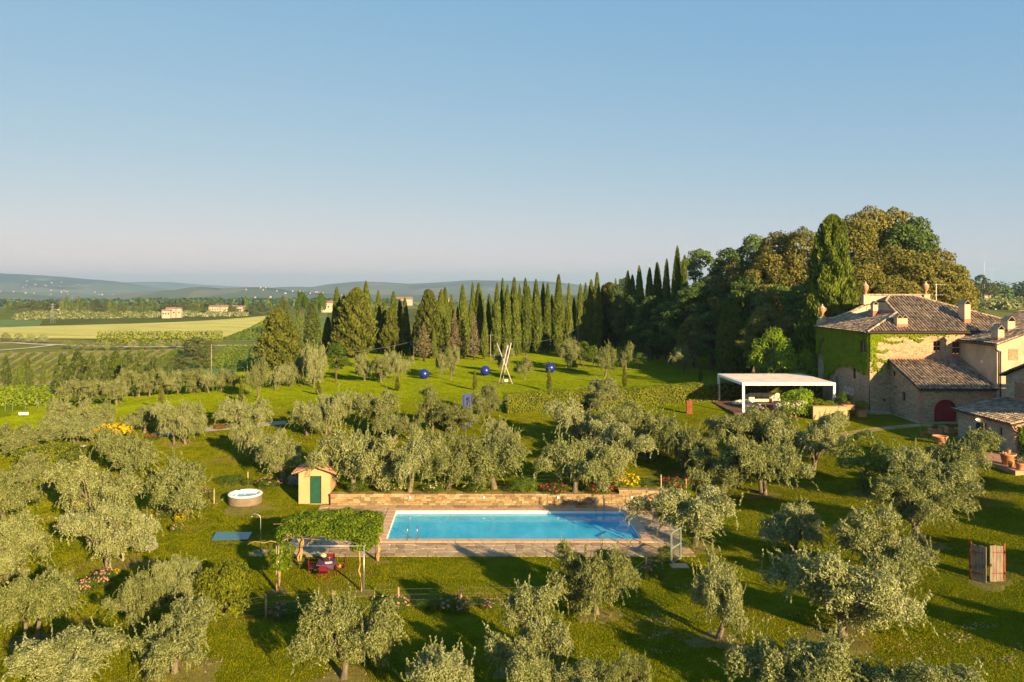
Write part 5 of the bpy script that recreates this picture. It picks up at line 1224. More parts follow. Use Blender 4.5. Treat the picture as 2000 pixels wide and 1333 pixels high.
part('mast', MB().tube([(0,0,-.3),(0,0,2.6)], .03, 6), M_GALV, an)
for z_, L_ in ((2.5,.75),(1.35,.6)):
    part('boom', MB().tube([(-.3,0,z_),(L_+.25,0,z_)], .02, 6), M_GALV, an)
    for k in range(5): part('element', MB().tube([(-.25+k*.25,-.25,z_),(-.25+k*.25,.25,z_)], .012, 5), M_GALV, an)
for k, (yy_, zz_) in enumerate(((89.1,4.32),(88.3,4.28),(87.45,4.25))):
    t = thing('millstone', 'round grey millstone on the ivy wall, ' + ordn(k) + ' from the left', 'millstone', (LX - .02, yy_, zz_), 0, 'millstones on the wall')
    o = part('disc', MB().lathe([(.09,.0),(.09,.10),(.42,.11),(.46,.08),(.46,0)], 24), m_plain('pale_millstone', (.42,.39,.34), .9, vary=.2, scale=5), t); o.rotation_euler = (0, -math.pi/2, 0)
    o = part('axle_plug', MB().lathe([(.09,.085),(.0,.09)], 16), M_GUTTER, t); o.rotation_euler = (0, -math.pi/2, 0)
# ivy
r = np.random.default_rng(55)
iv = thing('ivy', 'thick green ivy covering the left wall of the villa', 'ivy', (LX - .05, 88, 2.6))
n = 26000; yv = r.uniform(FY - .05, BY, n); zv = r.uniform(4.5, 11.1, n)
bot = np.interp(yv, [83.7,87.1,89,91,94.3,94.5,96.4], [6.65,7.1,7.2,6.7,4.8,7.9,7.8]) + .18*np.sin(yv*5.1) + .12*np.sin(yv*11.3)
ok = zv > bot + r.normal(0, .1, n)
for h in (WL[0], WL[1]): ok &= ~((yv > h[0]-.08) & (yv < h[1]+.1) & (zv > h[2]-.12) & (zv < h[3]+.02))
yv, zv = yv[ok], zv[ok]; bulge = .10 + .16*(np.sin(yv*1.9 + zv*1.3)*np.sin(zv*2.3 - yv*.8)*.5 + .5) + r.uniform(0, .08, len(yv))
P = np.column_stack([LX - bulge, yv, zv]); N = np.tile([-1.0, -.15, .35], (len(P), 1))
n2 = 5000; xv = LX + np.abs(r.normal(0, 3.2, n2)); zv = 11.1 - np.abs(r.normal(0, 1, n2)) * (.17 + 1.9*np.exp(-(xv-LX)/.4)); ok = (xv < 50.7) & (zv > 6.4)
for h in WF[:1]: ok &= ~((xv > h[0]-.05) & (xv < h[1]+.05) & (zv < h[3]+.03))
xv, zv = xv[ok], zv[ok]
tx2, tz2 = [], []
for (sx_, sz_, ex_, ez_) in ((41.6,10.2,44.9,10.05),(41.6,9.0,43.3,9.15),(41.6,8.3,44.3,7.7),(41.7,7.6,42.6,7.0),(42.0,10.4,41.9,7.0),(43.0,8.0,43.4,7.3),(45.5,10.5,46.9,10.2)):
    m = 130; t_ = r.random(m); tx2.append(sx_ + (ex_-sx_)*t_ + r.normal(0, .07, m)); tz2.append(sz_ + (ez_-sz_)*t_ + .12*np.sin(t_*7) + r.normal(0, .06, m))
xv = np.concatenate([xv] + tx2); zv = np.concatenate([zv] + tz2)
P = np.concatenate([P, np.column_stack([xv, FY - .05 - r.uniform(0, .12, len(xv)), zv])]); N = np.concatenate([N, np.tile([0., -1, .3], (len(xv), 1))])
o = link('foliage', leaf_mesh_out('foliage', P, N, r.uniform(.13, .24, len(P)), r.uniform(.12, .2, len(P)), M_IVY, .55, r), iv); o.location = -iv.location
partw('stem', MB().tube([(41.3,83.6,2.6),(41.25,83.55,5),(41.3,83.6,7.5)], [.06,.04,.02], 6), M_BARK, iv, smooth=True)

# ------------------------------------------------------------------ guest house in front
gh = thing('guest_house', 'low stone guest house with dark grille door at the right edge', 'house', (46, 68, 2.0))
GX, GY0, GY1 = 43.7, 64.6, 72.2
GHH = [(68.1, 69.05, 2.1, 4.14), (66.14, 66.5, 3.38, 4.2)]
partw('side_wall', wall_mesh('y', GX, -1, GY0, GY1, 1.5, 4.72, GHH), M_WALL2, gh); partw('back_wall', wall_mesh('x', GY1, 1, GX, 48.06, 1.5, 4.72, (), .2, [[(GX,4.72),(48.06,4.72),(48.06,5.6)]]), M_WALL2, gh)
partw('front_wall', wall_mesh('x', GY0, -1, GX, 48.06, 1.5, 4.72, (), .2, [[(GX,4.72),(48.06,4.72),(48.06,5.6)]]), M_WALL, gh)
tile_roof('roof', [(43.25,64.2,4.78),(48.06,64.2,5.79),(48.06,72.55,5.79),(43.25,72.55,4.78)], gh, M_TILE, seed=21)
partw('gutter', MB().tube([(43.2,64.15,4.72),(43.2,72.5,4.72)], .075, 8), M_GUTTER, gh, smooth=True)
partw('downpipe', MB().tube([(43.25,64.25,4.68),(43.55,64.45,4.3),(44.1,64.5,4.05),(44.1,64.5,2.1)], .05, 8), m_plain('copper_pipe', (.34,.22,.13), .5, .5), gh, smooth=True)
dk = partw('door', bar(MB(), 'y', GX, -1, 68.1, 69.05, 2.1, 4.14, -.2, -.17), M_GLASS, gh)
for k in range(5): part('grille_bar', bar(MB(), 'y', GX, -1, 68.14+k*.2, 68.17+k*.2, 2.12, 4.12, -.15, -.12), M_GALV, dk)
for k in range(9): part('grille_bar', bar(MB(), 'y', GX, -1, 68.12, 69.03, 2.25+k*.22, 2.275+k*.22, -.155, -.125), M_GALV, dk)
partw('shutter', bar(MB(), 'y', GX, -1, 69.06, 69.16, 2.1, 4.14, -.1, .3), m_plain('blue_grey_shutter', (.05,.06,.09), .6), gh)
w1 = partw('window', bar(MB(), 'y', GX, -1, 66.14, 66.5, 3.38, 4.2, -.16, -.12), m_plain('blue_grey_frame', (.10,.12,.15), .6), gh); part('pane', bar(MB(), 'y', GX, -1, 66.19, 66.45, 3.44, 4.14, -.12, -.115), M_GLASS, w1)
t = NT('lit_bulb'); t.done(t.n('Emission', {'Color': (1., .72, .35), 'Strength': 12.0}).outputs[0])
t2 = thing('wall_lantern', 'lit lamp on the guest house wall above the grille door', 'lamp', (GX - .05, 69.2, 4.36))
part('bracket', MB().tube([(.05,0,.1),(-.1,0,.12),(-.12,0,.05)], .02, 6), M_GUTTER, t2); part('bulb', MB().lathe([(.0,.06),(.05,.02),(.06,-.04),(.0,-.09)], 12, (-.12,0,0)), t.m, t2, smooth=True)
lb = thing('brick_grille_barn', 'stone barn with brick lattice opening behind the guest house', 'barn', (51, 67, 2.0))
BX, BH = 48.1, (68.4, 71.1, 5.75, 7.4)
partw('gable_wall', wall_mesh('y', BX, -1, 61.8, 72.3, 1.8, 7.85, [BH], .12, [[(61.8, 7.85), (72.3, 7.85), (67.05, 9.85)]]), M_WALL2, lb)
partw('north_wall', wall_mesh('x', 72.3, 1, BX, 57, 1.8, 7.85), M_WALL2, lb); partw('south_wall', wall_mesh('x', 61.8, -1, BX, 57, 1.8, 7.85), M_WALL2, lb)
tile_roof('roof', [(BX-.35,67.05,10.0),(57,67.05,10.0),(57,72.75,7.83),(BX-.35,72.75,7.83)], lb, M_TILE, seed=22)
tile_roof('roof', [(BX-.35,67.05,10.0),(57,67.05,10.0),(57,61.35,7.83),(BX-.35,61.35,7.83)], lb, M_TILE, seed=23)
partw('opening_back', MB().box(BX+.2, BX+.22, BH[0], BH[1], BH[2], BH[3]), M_GUTTER, lb)
for k in range(13):
    for j in range(9): partw('lattice_brick', MB().box(BX+.01, BX+.1, BH[0]+.02+k*.2+(.1 if j % 2 else 0), BH[0]+.13+k*.2+(.1 if j % 2 else 0), BH[2]+.01+j*.183, BH[2]+.13+j*.183), M_BRICK, lb)
for j in range(9): partw('lattice_course', MB().box(BX+.015, BX+.095, BH[0]+.01, BH[1]-.01, BH[2]+.135+j*.183, BH[2]+.178+j*.183), M_BRICK, lb)
partw('flashing', MB().box(BX-.03, BX-.003, 64.3, 72.2, 5.72, 5.98), M_FLASH, lb)

# brick terrace with pots
TZ = 2.28
te = struct(link('brick_terrace', MB().box(39.9, 48, 58.9, 64.55, 1.2, TZ - .03).box(39.9, GX - .01, 64.55, 72, 1.2, TZ - .03).mesh('brick_terrace', M_FLAG)))
rr_ = random.Random(8)
for i in range(8):
    for j in range(13):
        x_, y_ = 39.92 + i * .55, 58.93 + j * .5
        if x_ + .53 > GX and y_ > 63.9: continue
        part('terracotta_slab', MB().box(x_, x_ + .535, y_, y_ + .485, TZ - .04, TZ + rr_.uniform(-.004, .004)), M_TERRAFLOOR, te)
def pot(x, y, z, rad, h, label, plant_=None, cat='plant pot', flowers=None, scl=1.0, square=False, name='terracotta_pot'):
    t = thing(name, label, cat, (x, y, z), 0, 'terracotta pots by the houses')
    if square: part('box', MB().box(-rad, rad, -rad*.7, rad*.7, 0, h).box(-rad-.03, rad+.03, -rad*.7-.03, rad*.7+.03, h, h+.06), M_TERRA, t, bevel=.01)
    else:
        part('bowl', MB().lathe([(rad*.62,0),(rad*.66,.02),(rad*.92,h*.85),(rad*1.0,h*.88),(rad*1.02,h),(rad*.9,h),(rad*.86,h*.9),(.0,h*.88)], 22), M_TERRA, t, smooth=True)
    if plant_:
        tm, cm, pw2, ph2 = plant_
        for nm, me in (('stem', tm), ('foliage', cm)):
            o = link(nm, me, t, (0, 0, h * .9)); o.scale = (scl, scl, scl)
        if flowers: o = link('blossoms', flowers, t, (0, 0, h * .9)); o.scale = (scl, scl, scl)
    return t
pot(40.75, 61.0, TZ, .56, .85, 'huge terracotta basin on the brick terrace', name='terracotta_basin')
tb = thing('terracotta_pot', 'small pot with herbs standing on the huge basin', 'plant pot', (40.8, 61.0, TZ + .85), 0, 'terracotta pots by the houses')
part('bowl', MB().lathe([(.1,0),(.16,.24),(.17,.27),(.0,.25)], 16), M_TERRA, tb, smooth=True); o = link('foliage', BUSH_B[1], tb, (0,0,.2)); o.scale = (.2,.2,.14)
pot(40.55, 59.35, TZ, .34, .5, 'terracotta pot with white flowers at the terrace corner', BUSH_D, flowers=FL_WHITE, scl=.42)
pot(40.35, 60.15, TZ, .16, .24, 'tiny herb pot beside the huge basin', BUSH_B, scl=.2)
pot(42.9, 67.0, TZ, .25, .4, 'pot with a leafy plant by the grille door', BUSH_G, scl=.5)
wv = thing('climbing_vine', 'leafy climber on the front of the guest house', 'climber', (44.3, 64.4, 2.0))
P = np.column_stack([r.uniform(43.9, 46.5, 1500), 64.5 - r.uniform(.02, .35, 1500), 3.55 + r.normal(0, .55, 1500)]); P = P[P[:, 2] > 2.3]
o = link('foliage', leaf_mesh_out('foliage', P, np.tile([0., -1, .3], (len(P), 1)), .2, .15, M_GREEN, .8, r), wv); o.location = -wv.location
partw('stem', MB().tube([(44.6,64.45,2.1),(44.7,64.4,3.3),(45.6,64.42,3.9)], [.05,.04,.02], 6), M_BARK, wv, smooth=True)
# tall shade trees beyond the right edge, whose shadows reach the yard
for i, (x, y, w, h) in enumerate(((66, 46, 9, 13), (74, 50, 10, 15), (60, 38, 8, 10))):
    plant('holm_oak', OAKS[i % 3], 'holm oak standing outside the right edge', 'oak', x, y, w, h, None, 'oaks beyond the right edge')
for i, (x, y, w, h) in enumerate(((34, 34, 5, 4), (37, 44, 5.5, 4.2), (41, 50, 5, 4), (30, 26, 5, 4), (39.5, 38, 5, 4))):
    plant('olive_tree', OLIVES[i % 8], 'olive of the right hand row, outside the frame', 'olive tree', x, y, w, h, None, 'olives beyond the right edge')

# ------------------------------------------------------------------ white pavilion
pv = thing('garden_pavilion', 'white steel pavilion with beige slatted roof beside the villa', 'pavilion', (32.9, 88, 2.6))
VX0, VX1, VY0, VY1, VZ, VT = 28.0, 37.8, 83.7, 92.4, 2.66, 5.77
fl_ = partw('floor', MB().box(VX0-.9, VX1+.6, VY0-.5, VY1+.4, 1.8, VZ-.03), M_GUTTER, pv)
for k in range(52):
    x_ = VX0 - .9 + k * (VX1 - VX0 + 1.5) / 52; part('floor_board', MB().box(x_+.006, x_ + .21, VY0-.52, VY1+.4, VZ-.028, VZ), M_DECKWOOD, fl_)
for (xx, yy_) in ((VX0, VY0), (VX1-.24, VY0), (VX0, VY1-.24), (VX1-.24, VY1-.24)): partw('post', MB().box(xx, xx+.24, yy_, yy_+.24, VZ, VT-.28), M_WHITE, pv, bevel=.01)
for a in ((VX0,VX1,VY0,VY0+.24),(VX0,VX1,VY1-.24,VY1),(VX0,VX0+.24,VY0+.242,VY1-.242),(VX1-.24,VX1,VY0+.242,VY1-.242)): partw('beam', MB().box(*a, VT-.28, VT), M_WHITE, pv)
M_REED = m_plain('beige_reed_mat', (.68,.58,.47), .9, vary=.10, scale=3, bump=.3)
seg = [0, .27, .5, .74, 1.0]
for s in range(4):
    xa, xb = VX0+.25 + (VX1-VX0-.5)*seg[s] + .05, VX0+.25 + (VX1-VX0-.5)*seg[s+1] - .05
    rf = partw('roof_mat', MB().box(xa, xb, VY0+.25, VY1-.25, VT-.06, VT-.03), M_REED, pv)
    yk = VY0 + .27
    while yk < VY1 - .4:
        wv_ = rr_.uniform(.26, .34); j = [rr_.uniform(-.03, .0), rr_.uniform(-.0, .03)]
        part('roof_slat', MB().box(xa + j[0], xb + j[1], yk, yk + wv_ - .012, VT-.028, VT + .01 + rr_.uniform(-.006, .006)), M_REED, rf); yk += wv_
# furniture
def cushion(name, x, y, z, sx, sy, sz, label, rz=0, cat='bean bag', mat=None):
    t = thing(name, label, cat, (x, y, z), rz)
    r3 = np.random.default_rng(int(abs(x * 100))); u_, v_ = np.meshgrid(np.linspace(0, 2*math.pi, 25)[:-1], np.linspace(-1.35, 1.5, 10))
    cu = lambda a: np.sign(a) * np.abs(a) ** .7
    wv_ = 1 + .05*np.sin(u_*3 + 1) * np.cos(v_*2)
    X_ = cu(np.cos(v_))*cu(np.cos(u_))*sx*wv_; Y_ = cu(np.cos(v_))*cu(np.sin(u_))*sy*wv_; Z_ = (cu(np.sin(v_)) + 1) * sz/2 * (1 + .15*np.sin(u_*2 + .5))
    V_ = np.stack([X_, Y_, Z_], -1).reshape(-1, 3); F_ = [(i*24+j, i*24+(j+1) % 24, (i+1)*24+(j+1) % 24, (i+1)*24+j) for i in range(9) for j in range(24)]
    link('cushion', np_mesh('cushion', V_, F_, mat or M_FABRIC, True), t)
    part('seam', MB().tube([(sx*.98*math.cos(a), sy*.98*math.sin(a), sz*.42) for a in np.linspace(0, 6.28, 25)], .012, 4, False), M_WHITE, t)
    return t
cushion('bean_bag', 29.6, 88.8, VZ, 1.05, .6, .55, 'long cream bean bag lounger at the left of the pavilion', .2)
cushion('bean_bag', 30.3, 87.2, VZ, .95, .55, .5, 'second cream bean bag lounger, nearer the front post')
cushion('bean_bag', 30.5, 85.9, VZ, .5, .35, .25, 'small cream floor cushion behind the front post', 0, 'cushion')
so_ = thing('corner_sofa', 'cream corner sofa along the back of the pavilion', 'sofa', (33.6, 91.2, VZ))
part('seat', MB().box(-2.2, 1.3, -.5, .4, .08, .42), M_FABRIC, so_, bevel=.05); part('backrest', MB().box(-2.2, 1.3, .4, .68, .08, .95), M_FABRIC, so_, bevel=.06); part('side_seat', MB().box(-2.9, -2.21, -1.5, .68, .08, .8), M_FABRIC, so_, bevel=.06)
for k in range(5): part('back_cushion', MB().box(-2.1+k*.68, -1.48+k*.68, .15, .39, .43, .92), M_FABRIC, so_, bevel=.07)
for k in range(4): part('foot', MB().box(-2.8+k*1.3, -2.72+k*1.3, -.3, -.22, 0, .08), M_GUTTER, so_)
lt = thing('low_counter', 'long low white counter in the middle of the pavilion', 'counter', (34.2, 86.2, VZ))
part('body', MB().box(-1.9, 1.5, -.4, .4, .0, .78), m_plain('off_white_panel', (.58,.55,.52), .6, vary=.05), lt, bevel=.015); part('worktop', MB().box(-1.95, 1.55, -.45, .45, .783, .83), M_FABRIC, lt, bevel=.01)
for i, dx in enumerate((-1.2, -.3)):
    t = thing('bottle', 'dark bottle on the white counter, ' + ('left' if i == 0 else 'right') + ' one', 'bottle', (34.2 + dx, 86.2, VZ + .832))
    part('body', MB().lathe([(0,0),(.05,0),(.05,.22),(.018,.3),(.018,.38),(.0,.38)], 12), M_GLASS, t, smooth=True); part('cork', MB().lathe([(.015,.38),(.015,.41),(0,.41)], 8), M_TERRA, t)
# yellow planter wall and its pots
x0_, y0_, _ = ground_at(1588, 812); x1_, y1_, _ = ground_at(1652, 812)
yw = thing('yellow_planter_wall', 'low ochre yellow garden wall right of the pavilion', 'wall', (35.75, 80.6, 2.5))
part('wall', MB().box(-1.7, 1.75, -.2, .2, -.4, 1.25), M_OCHRE, yw); part('cap', MB().box(-1.75, 1.8, -.25, .25, 1.253, 1.31), M_TERRAFLOOR, yw); part('side_wall', MB().box(1.38, 1.73, .203, 1.8, -.4, 1.23), M_OCHRE, yw); part('socket_box', MB().box(1.2, 1.32, -.22, -.201, .45, .6), M_GALV, yw)
pot(37.9, 81.2, 3.35, .55, .45, 'long terracotta box with red geraniums on the yellow wall', BUSH_G, 'flower box', FL_RED, .34, True, 'flower_box')
x_, y_, z_ = ground_at(1682, 815); pot(x_, y_, z_, .42, .7, 'square terracotta box with a citrus tree by the villa corner', BUSH_H, 'plant pot', None, .85, True)
for i, (px, py, lab) in enumerate(((1826, 848, 'terracotta box of red flowers before the barn door'), (1858, 846, 'right hand terracotta box of red flowers before the barn door'))):
    x_, y_, z_ = ground_at(px, py); pot(x_, y_, z_, .5, .42, lab, BUSH_G, 'flower box', FL_RED, .34, True, 'flower_box')
x_, y_, z_ = ground_at(1836, 868); pot(x_, y_, z_, .62, .7, 'wide terracotta basin behind the terrace olive', name='terracotta_basin')
x_, y_, z_ = ground_at(1803, 852); pot(x_, y_, z_, .3, .4, 'pot with pale green shrub left of the red flower boxes', BUSH_B, scl=.5)

# ------------------------------------------------------------------ hedges and shrubs
def box_hedge(name, pts, w, h, leaf, mat, dens, label, seed=1, h1=None):
    r = np.random.default_rng(seed); PP, NN = [], []
    for (a, b2) in zip(pts[:-1], pts[1:]):
        a, b2 = np.array(a[:2]), np.array(b2[:2]); L = np.linalg.norm(b2 - a); d = (b2 - a) / L; nn = np.array([-d[1], d[0]])
        n = int(L * (2*h + w) * dens); t = r.random(n) * L; s = r.random(n) * (2*h + w)
        off = np.where(s < h, -w/2, np.where(s < h + w, s - h - w/2, w/2)); z = np.where(s < h, s, np.where(s < h + w, h, s - h - w))
        nv = np.where((s < h)[:, None], np.append(-nn, 0), np.where((s < h + w)[:, None], [0, 0, 1.0], np.append(nn, 0)))
        q = a + np.outer(t, d) + np.outer(off, nn); wob_ = .10*np.sin(t*1.3)*np.sin(z*2.1 + t*.6) + r.uniform(-.14, .05, n)
        PP.append(np.column_stack([q, height(q[:, 0], q[:, 1]) + np.maximum(z, .03)]) + nv * wob_[:, None]); NN.append(nv)
    for q0, q1 in ((pts[0], pts[1]), (pts[-1], pts[-2])):      # the two ends
        q0, q1 = np.array(q0[:2]), np.array(q1[:2]); d = unit(q0 - q1); nn = np.array([-d[1], d[0]]); n = int(w * h * dens)
        q = q0 + np.outer(r.uniform(-w/2, w/2, n), nn) + np.outer(r.uniform(-.05, .12, n), d); PP.append(np.column_stack([q, height(q[:, 0], q[:, 1]) + r.uniform(.03, h, n)])); NN.append(np.tile(np.append(d, 0), (n, 1)))
    P, N = np.concatenate(PP), np.concatenate(NN)
    c = np.mean([p[:2] for p in pts], axis=0); t = thing(name, label, 'hedge', (c[0], c[1], hz(*c)))
    o = link('foliage', leaf_mesh_out('foliage', P, N + [0, 0, .25], leaf * r.uniform(.7, 1.4, len(P)), leaf * .6 * r.uniform(.7, 1.2, len(P)), mat, .75, r), t); o.location = -t.location
    core = MB()
    for (a, b2) in zip(pts[:-1], pts[1:]):
        a, b2 = np.array(a[:2]), np.array(b2[:2]); d = unit(b2 - a); nn = np.array([-d[1], d[0]]); k = w/2 - .22
        m = max(2, int(np.linalg.norm(b2 - a) / 2)); ring = []
        for i in range(m + 1):
            q = a + (b2 - a) * i / m; z0 = hz(*q); ring += [(*(q - nn*k), z0 - .1), (*(q + nn*k), z0 - .1), (*(q + nn*k), z0 + h - .22), (*(q - nn*k), z0 + h - .22)]
        core.add(ring, [(4*i+j, 4*i+(j+1) % 4, 4*i+4+(j+1) % 4, 4*i+4+j) for i in range(m) for j in range(4)] + [(0,1,2,3), (4*m, 4*m+1, 4*m+2, 4*m+3)])
    partw('branches', core, M_HEDGE_CORE, t)  # solid dark core added inside the leaves, not separate branches
    return t
M_HEDGE_CORE = m_plain('dark_hedge_core', (.030,.032,.010), .95, vary=.4, scale=5)
a, b2 = ground_at(988, 810), ground_at(1400, 786)
box_hedge('clipped_hedge', [(a[0], a[1]+.8), (b2[0], b2[1]+.8)], 1.7, 2.1, .15, M_HEDGE, 130, 'long straight clipped hedge between olives and upper lawn', 3)
box_hedge('clipped_hedge', [(27.0, 93.6), (40.6, 93.9)], 1.4, 2.2, .15, M_HEDGE, 110, 'dark hedge behind the white pavilion', 4)
box_hedge('rounded_hedge', [ground_at(30, 925), ground_at(110, 905), ground_at(152, 908), ground_at(128, 945)], 2.0, 1.7, .13, M_HEDGE, 130, 'curved yellow green hedge among the left olives', 5)
def shrub(name, pr, px, py, w, ty, label, cat='shrub', extra=None, group=None, hmul=1.0):
    x, y, z = ground_at(px, py); s = sc_at(y)
    return plant(name, pr, label, cat, x, y, w / s, (py - ty) / s * hmul, None, group, None, ('stem', 'foliage'), None, extra)
shrub('boxwood_shrub', BUSH_BOX, 442, 1205, 108, 1092, 'round glossy boxwood shrub left of the pergola')
shrub('broom_shrub', BUSH_H, 222, 862, 72, 822, 'bright yellow flowering broom among the left olives', extra=[('blossoms', FL_BROOM)])
shrub('broom_shrub', BUSH_H, 85, 862, 50, 830, 'olive brown broom bush below the white board', extra=[('blossoms', FL_YEL)])
shrub('silver_shrub', BUSH_SAGE, 286, 1078, 50, 1036, 'silver grey shrub beside the flower bed')
shrub('silver_shrub', BUSH_SAGE, 575, 950, 30, 922, 'grey shrub close left of the yellow shed')
x, y, z = ground_at(1690, 962); s = sc_at(y); plant('magnolia_tree', MAGNOLIA, 'small dark glossy leaved tree on the lawn before the villa', 'tree', x, y, 128 / s, 112 / s)
def shrub_at(name, pr, px, d, w, ty, label, extra=None):
    x = (px - PX0) / FPX * d; z = CAM_Z - (ty - HZ) / FPX * d; return plant(name, pr, label, 'shrub', x, d, w / sc_at(d), (z - hz(x, d)) * 1.18, None, None, None, ('stem', 'foliage'), None, extra)
shrub_at('round_shrub', BUSH_B, 1558, 82.3, 72, 752, 'round bright green shrub in front of the pavilion')
shrub_at('lemon_shrub', BUSH_H, 1598, 82.0, 42, 776, 'yellowish shrub between pavilion and yellow wall')
shrub_at('rose_bush', BUSH_G, 1645, 83.0, 44, 766, 'green bush beside the right front post of the pavilion')
shrub_at('lemon_shrub', BUSH_H, 1620, 81.6, 40, 780, 'low yellow green shrub above the yellow wall')
shrub('oleander', BUSH_G, 1540, 832, 34, 800, 'oleander with pink flowers among olives below the pavilion', extra=[('blossoms', FL_PINK)])
RB = [(525,952,58,930,'pink','rose bush with pale pink flowers left of the shed'),(404,970,26,950,'pink','pink roses hanging beside the left flower bed olive'),(322,1012,34,988,'pink','pink roses in the bed below the hot tub'),
 (345,1042,30,1020,'pink','dense pale pink roses at the front of the flower bed'),(352,1022,26,1000,'yellow','yellow lilies in the flower bed beside the pit cover'),(368,1005,26,990,'yellow','small yellow flowers further up the flower bed'),
 (165,1162,48,1125,'pink','pink roses left behind the silver shrub path'),(205,1150,52,1105,'pink','pink roses under the crooked olive'),(222,1128,28,1110,'yellow','orange yellow flowers among the left roses'),
 (555,1205,74,1176,'pink','purple pink roses along the fence below the pergola'),(630,1198,50,1172,'pink','roses at the second front fence post'),(775,1196,52,1158,'pink','tall pink roses at the fence below the table'),
 (836,1190,50,1166,'plain','green weeds along the front fence'),(890,1192,80,1160,'pink','pink roses in the middle of the front fence'),(960,1192,50,1168,'pink','rose bush hidden behind the dense tall olive'),(1150,1190,70,1140,'pink','roses climbing behind the corner olive'),
 (1275,1128,52,1088,'pink','full pink rose bush beside the mesh gate'),(1300,1100,40,1060,'plain','yellow green bush growing through the mesh gate'),(1345,1070,40,1040,'plain','dry yellowish bush behind the mesh gate'),
 (755,962,40,940,'white','white roses on the wall above the left pool end'),(700,965,50,935,'plain','green bush between shed and white roses'),(848,962,46,940,'white','cream roses under the olives above the pool'),(930,962,50,935,'plain','green lilac bush on the wall above the pool'),(1020,962,66,925,'plain','fresh green bush above the middle of the wall'),
 (1085,964,64,944,'red','red roses above the wall, left of the ladder'),(1168,964,62,942,'red','red roses above the wall by the ladder'),(1222,955,60,918,'yellow','tall bush with yellow roses above the wall end'),(1322,958,64,928,'red','crimson roses at the right end of the wall'),(1260,950,40,930,'plain','dark green bush above the wall end'),
 (450,945,60,925,'plain','low green plants behind the hot tub'),(485,950,26,930,'plain','spiky green plant behind the hot tub'),(1690,962,40,930,'plain','undergrowth at the foot of the magnolia shrub'),(510,1205,30,1180,'plain','green bush right of the boxwood'),
 (300,860,30,845,'red','dark bush with red flowers by the far stone path'),(430,838,30,828,'red','red flowers along the far stone path'),(455,836,20,828,'pink','pink flowers along the far stone path'),(925,822,20,806,'white','white roses at the foot of the blue arch')]
FLW = {'pink': FL_PINK, 'red': FL_RED, 'yellow': FL_YEL, 'white': FL_WHITE}
for px, py, w, ty, k, lab in RB:
    shrub('rose_bush' if k != 'plain' else 'garden_bush', BUSH_ROSE if k != 'yellow' else BUSH_H, px, py, w, ty, lab, 'rose' if k in ('pink', 'red', 'white') else 'shrub', [('blossoms', FLW[k])] if k in FLW else None, 'flowers along the garden borders')

# ------------------------------------------------------------------ wire fences with wooden posts
def fence(name, pxs, label, h=1.1, y=None):
    pts = [ground_at(px, py) if y is None else ((px - PX0) / FPX * y, y, hz((px - PX0) / FPX * y, y)) for px, py in pxs]
    t = thing(name, label, 'fence', pts[0])
    pm = MB().tube([(0,0,-.2),(.01,0,h*.5),(0,.01,h)], [.055,.05,.045], 7).mesh('post', M_POST)
    for p in pts: link('post', pm, t, Vector(p) - t.location)
    for a, b2 in zip(pts[:-1], pts[1:]):
        for k in range(4):
            z = .2 + k * .27; o = part('wire', MB().tube([(a[0],a[1],a[2]+z), (b2[0],b2[1],b2[2]+z)], .003, 4, False), M_GALV, t); o.location = -t.location
fence('wire_fence', [(783,0),(863,0),(947,0),(1043,0),(1127,0),(1213,0),(1291,0),(1340,0)], 'wire fence with wooden posts on top of the pool wall', 1.15, 59.3)
fence('wire_fence', [(400,1225),(519,1207),(650,1198),(778,1192),(900,1190),(1030,1188),(1130,1178),(1213,1168),(1262,1130)], 'wire fence with wooden posts below the pool lawn')
fence('wire_fence', [(484,950),(418,985),(296,1038),(240,1098)], 'wire fence along the left flower bed')
# mesh gate
xa, ya, za = ground_at(1311, 1104); xb, yb, zb_ = ground_at(1329, 1093)
gt = thing('mesh_gate', 'grey green metal gate with wire mesh at the pool corner', 'gate', (xa, ya, za), math.atan2(yb - ya, xb - xa))
L = math.hypot(xb - xa, yb - ya); GH = 1.85; M_GATE = m_plain('grey_green_paint', (.17,.24,.21), .5)
for s in (0, L): part('stile', MB().box(s-.04, s+.04, -.04, .04, 0, GH), M_GATE, gt)
for z in (.06, GH*.5, GH-.03): part('rail', MB().box(.041, L-.041, -.03, .03, z-.035, z+.035), M_GATE, gt)
for k in range(10): part('mesh_wire', MB().box(.05+k*(L-.1)/9-.004, .05+k*(L-.1)/9+.004, -.004, .004, .09, GH-.06), M_GALV, gt)
for k in range(17): part('mesh_wire', MB().box(.03, L-.03, .005, .011, .13+k*.1, .137+k*.1), M_GALV, gt)
t = thing('gate_step', 'pale stone step under the mesh gate', 'step', (xa + .2, ya - .25, za)); part('slab', MB().box(-.3, .7, -.3, .4, -.1, .05), M_FLAG, t, bevel=.02)

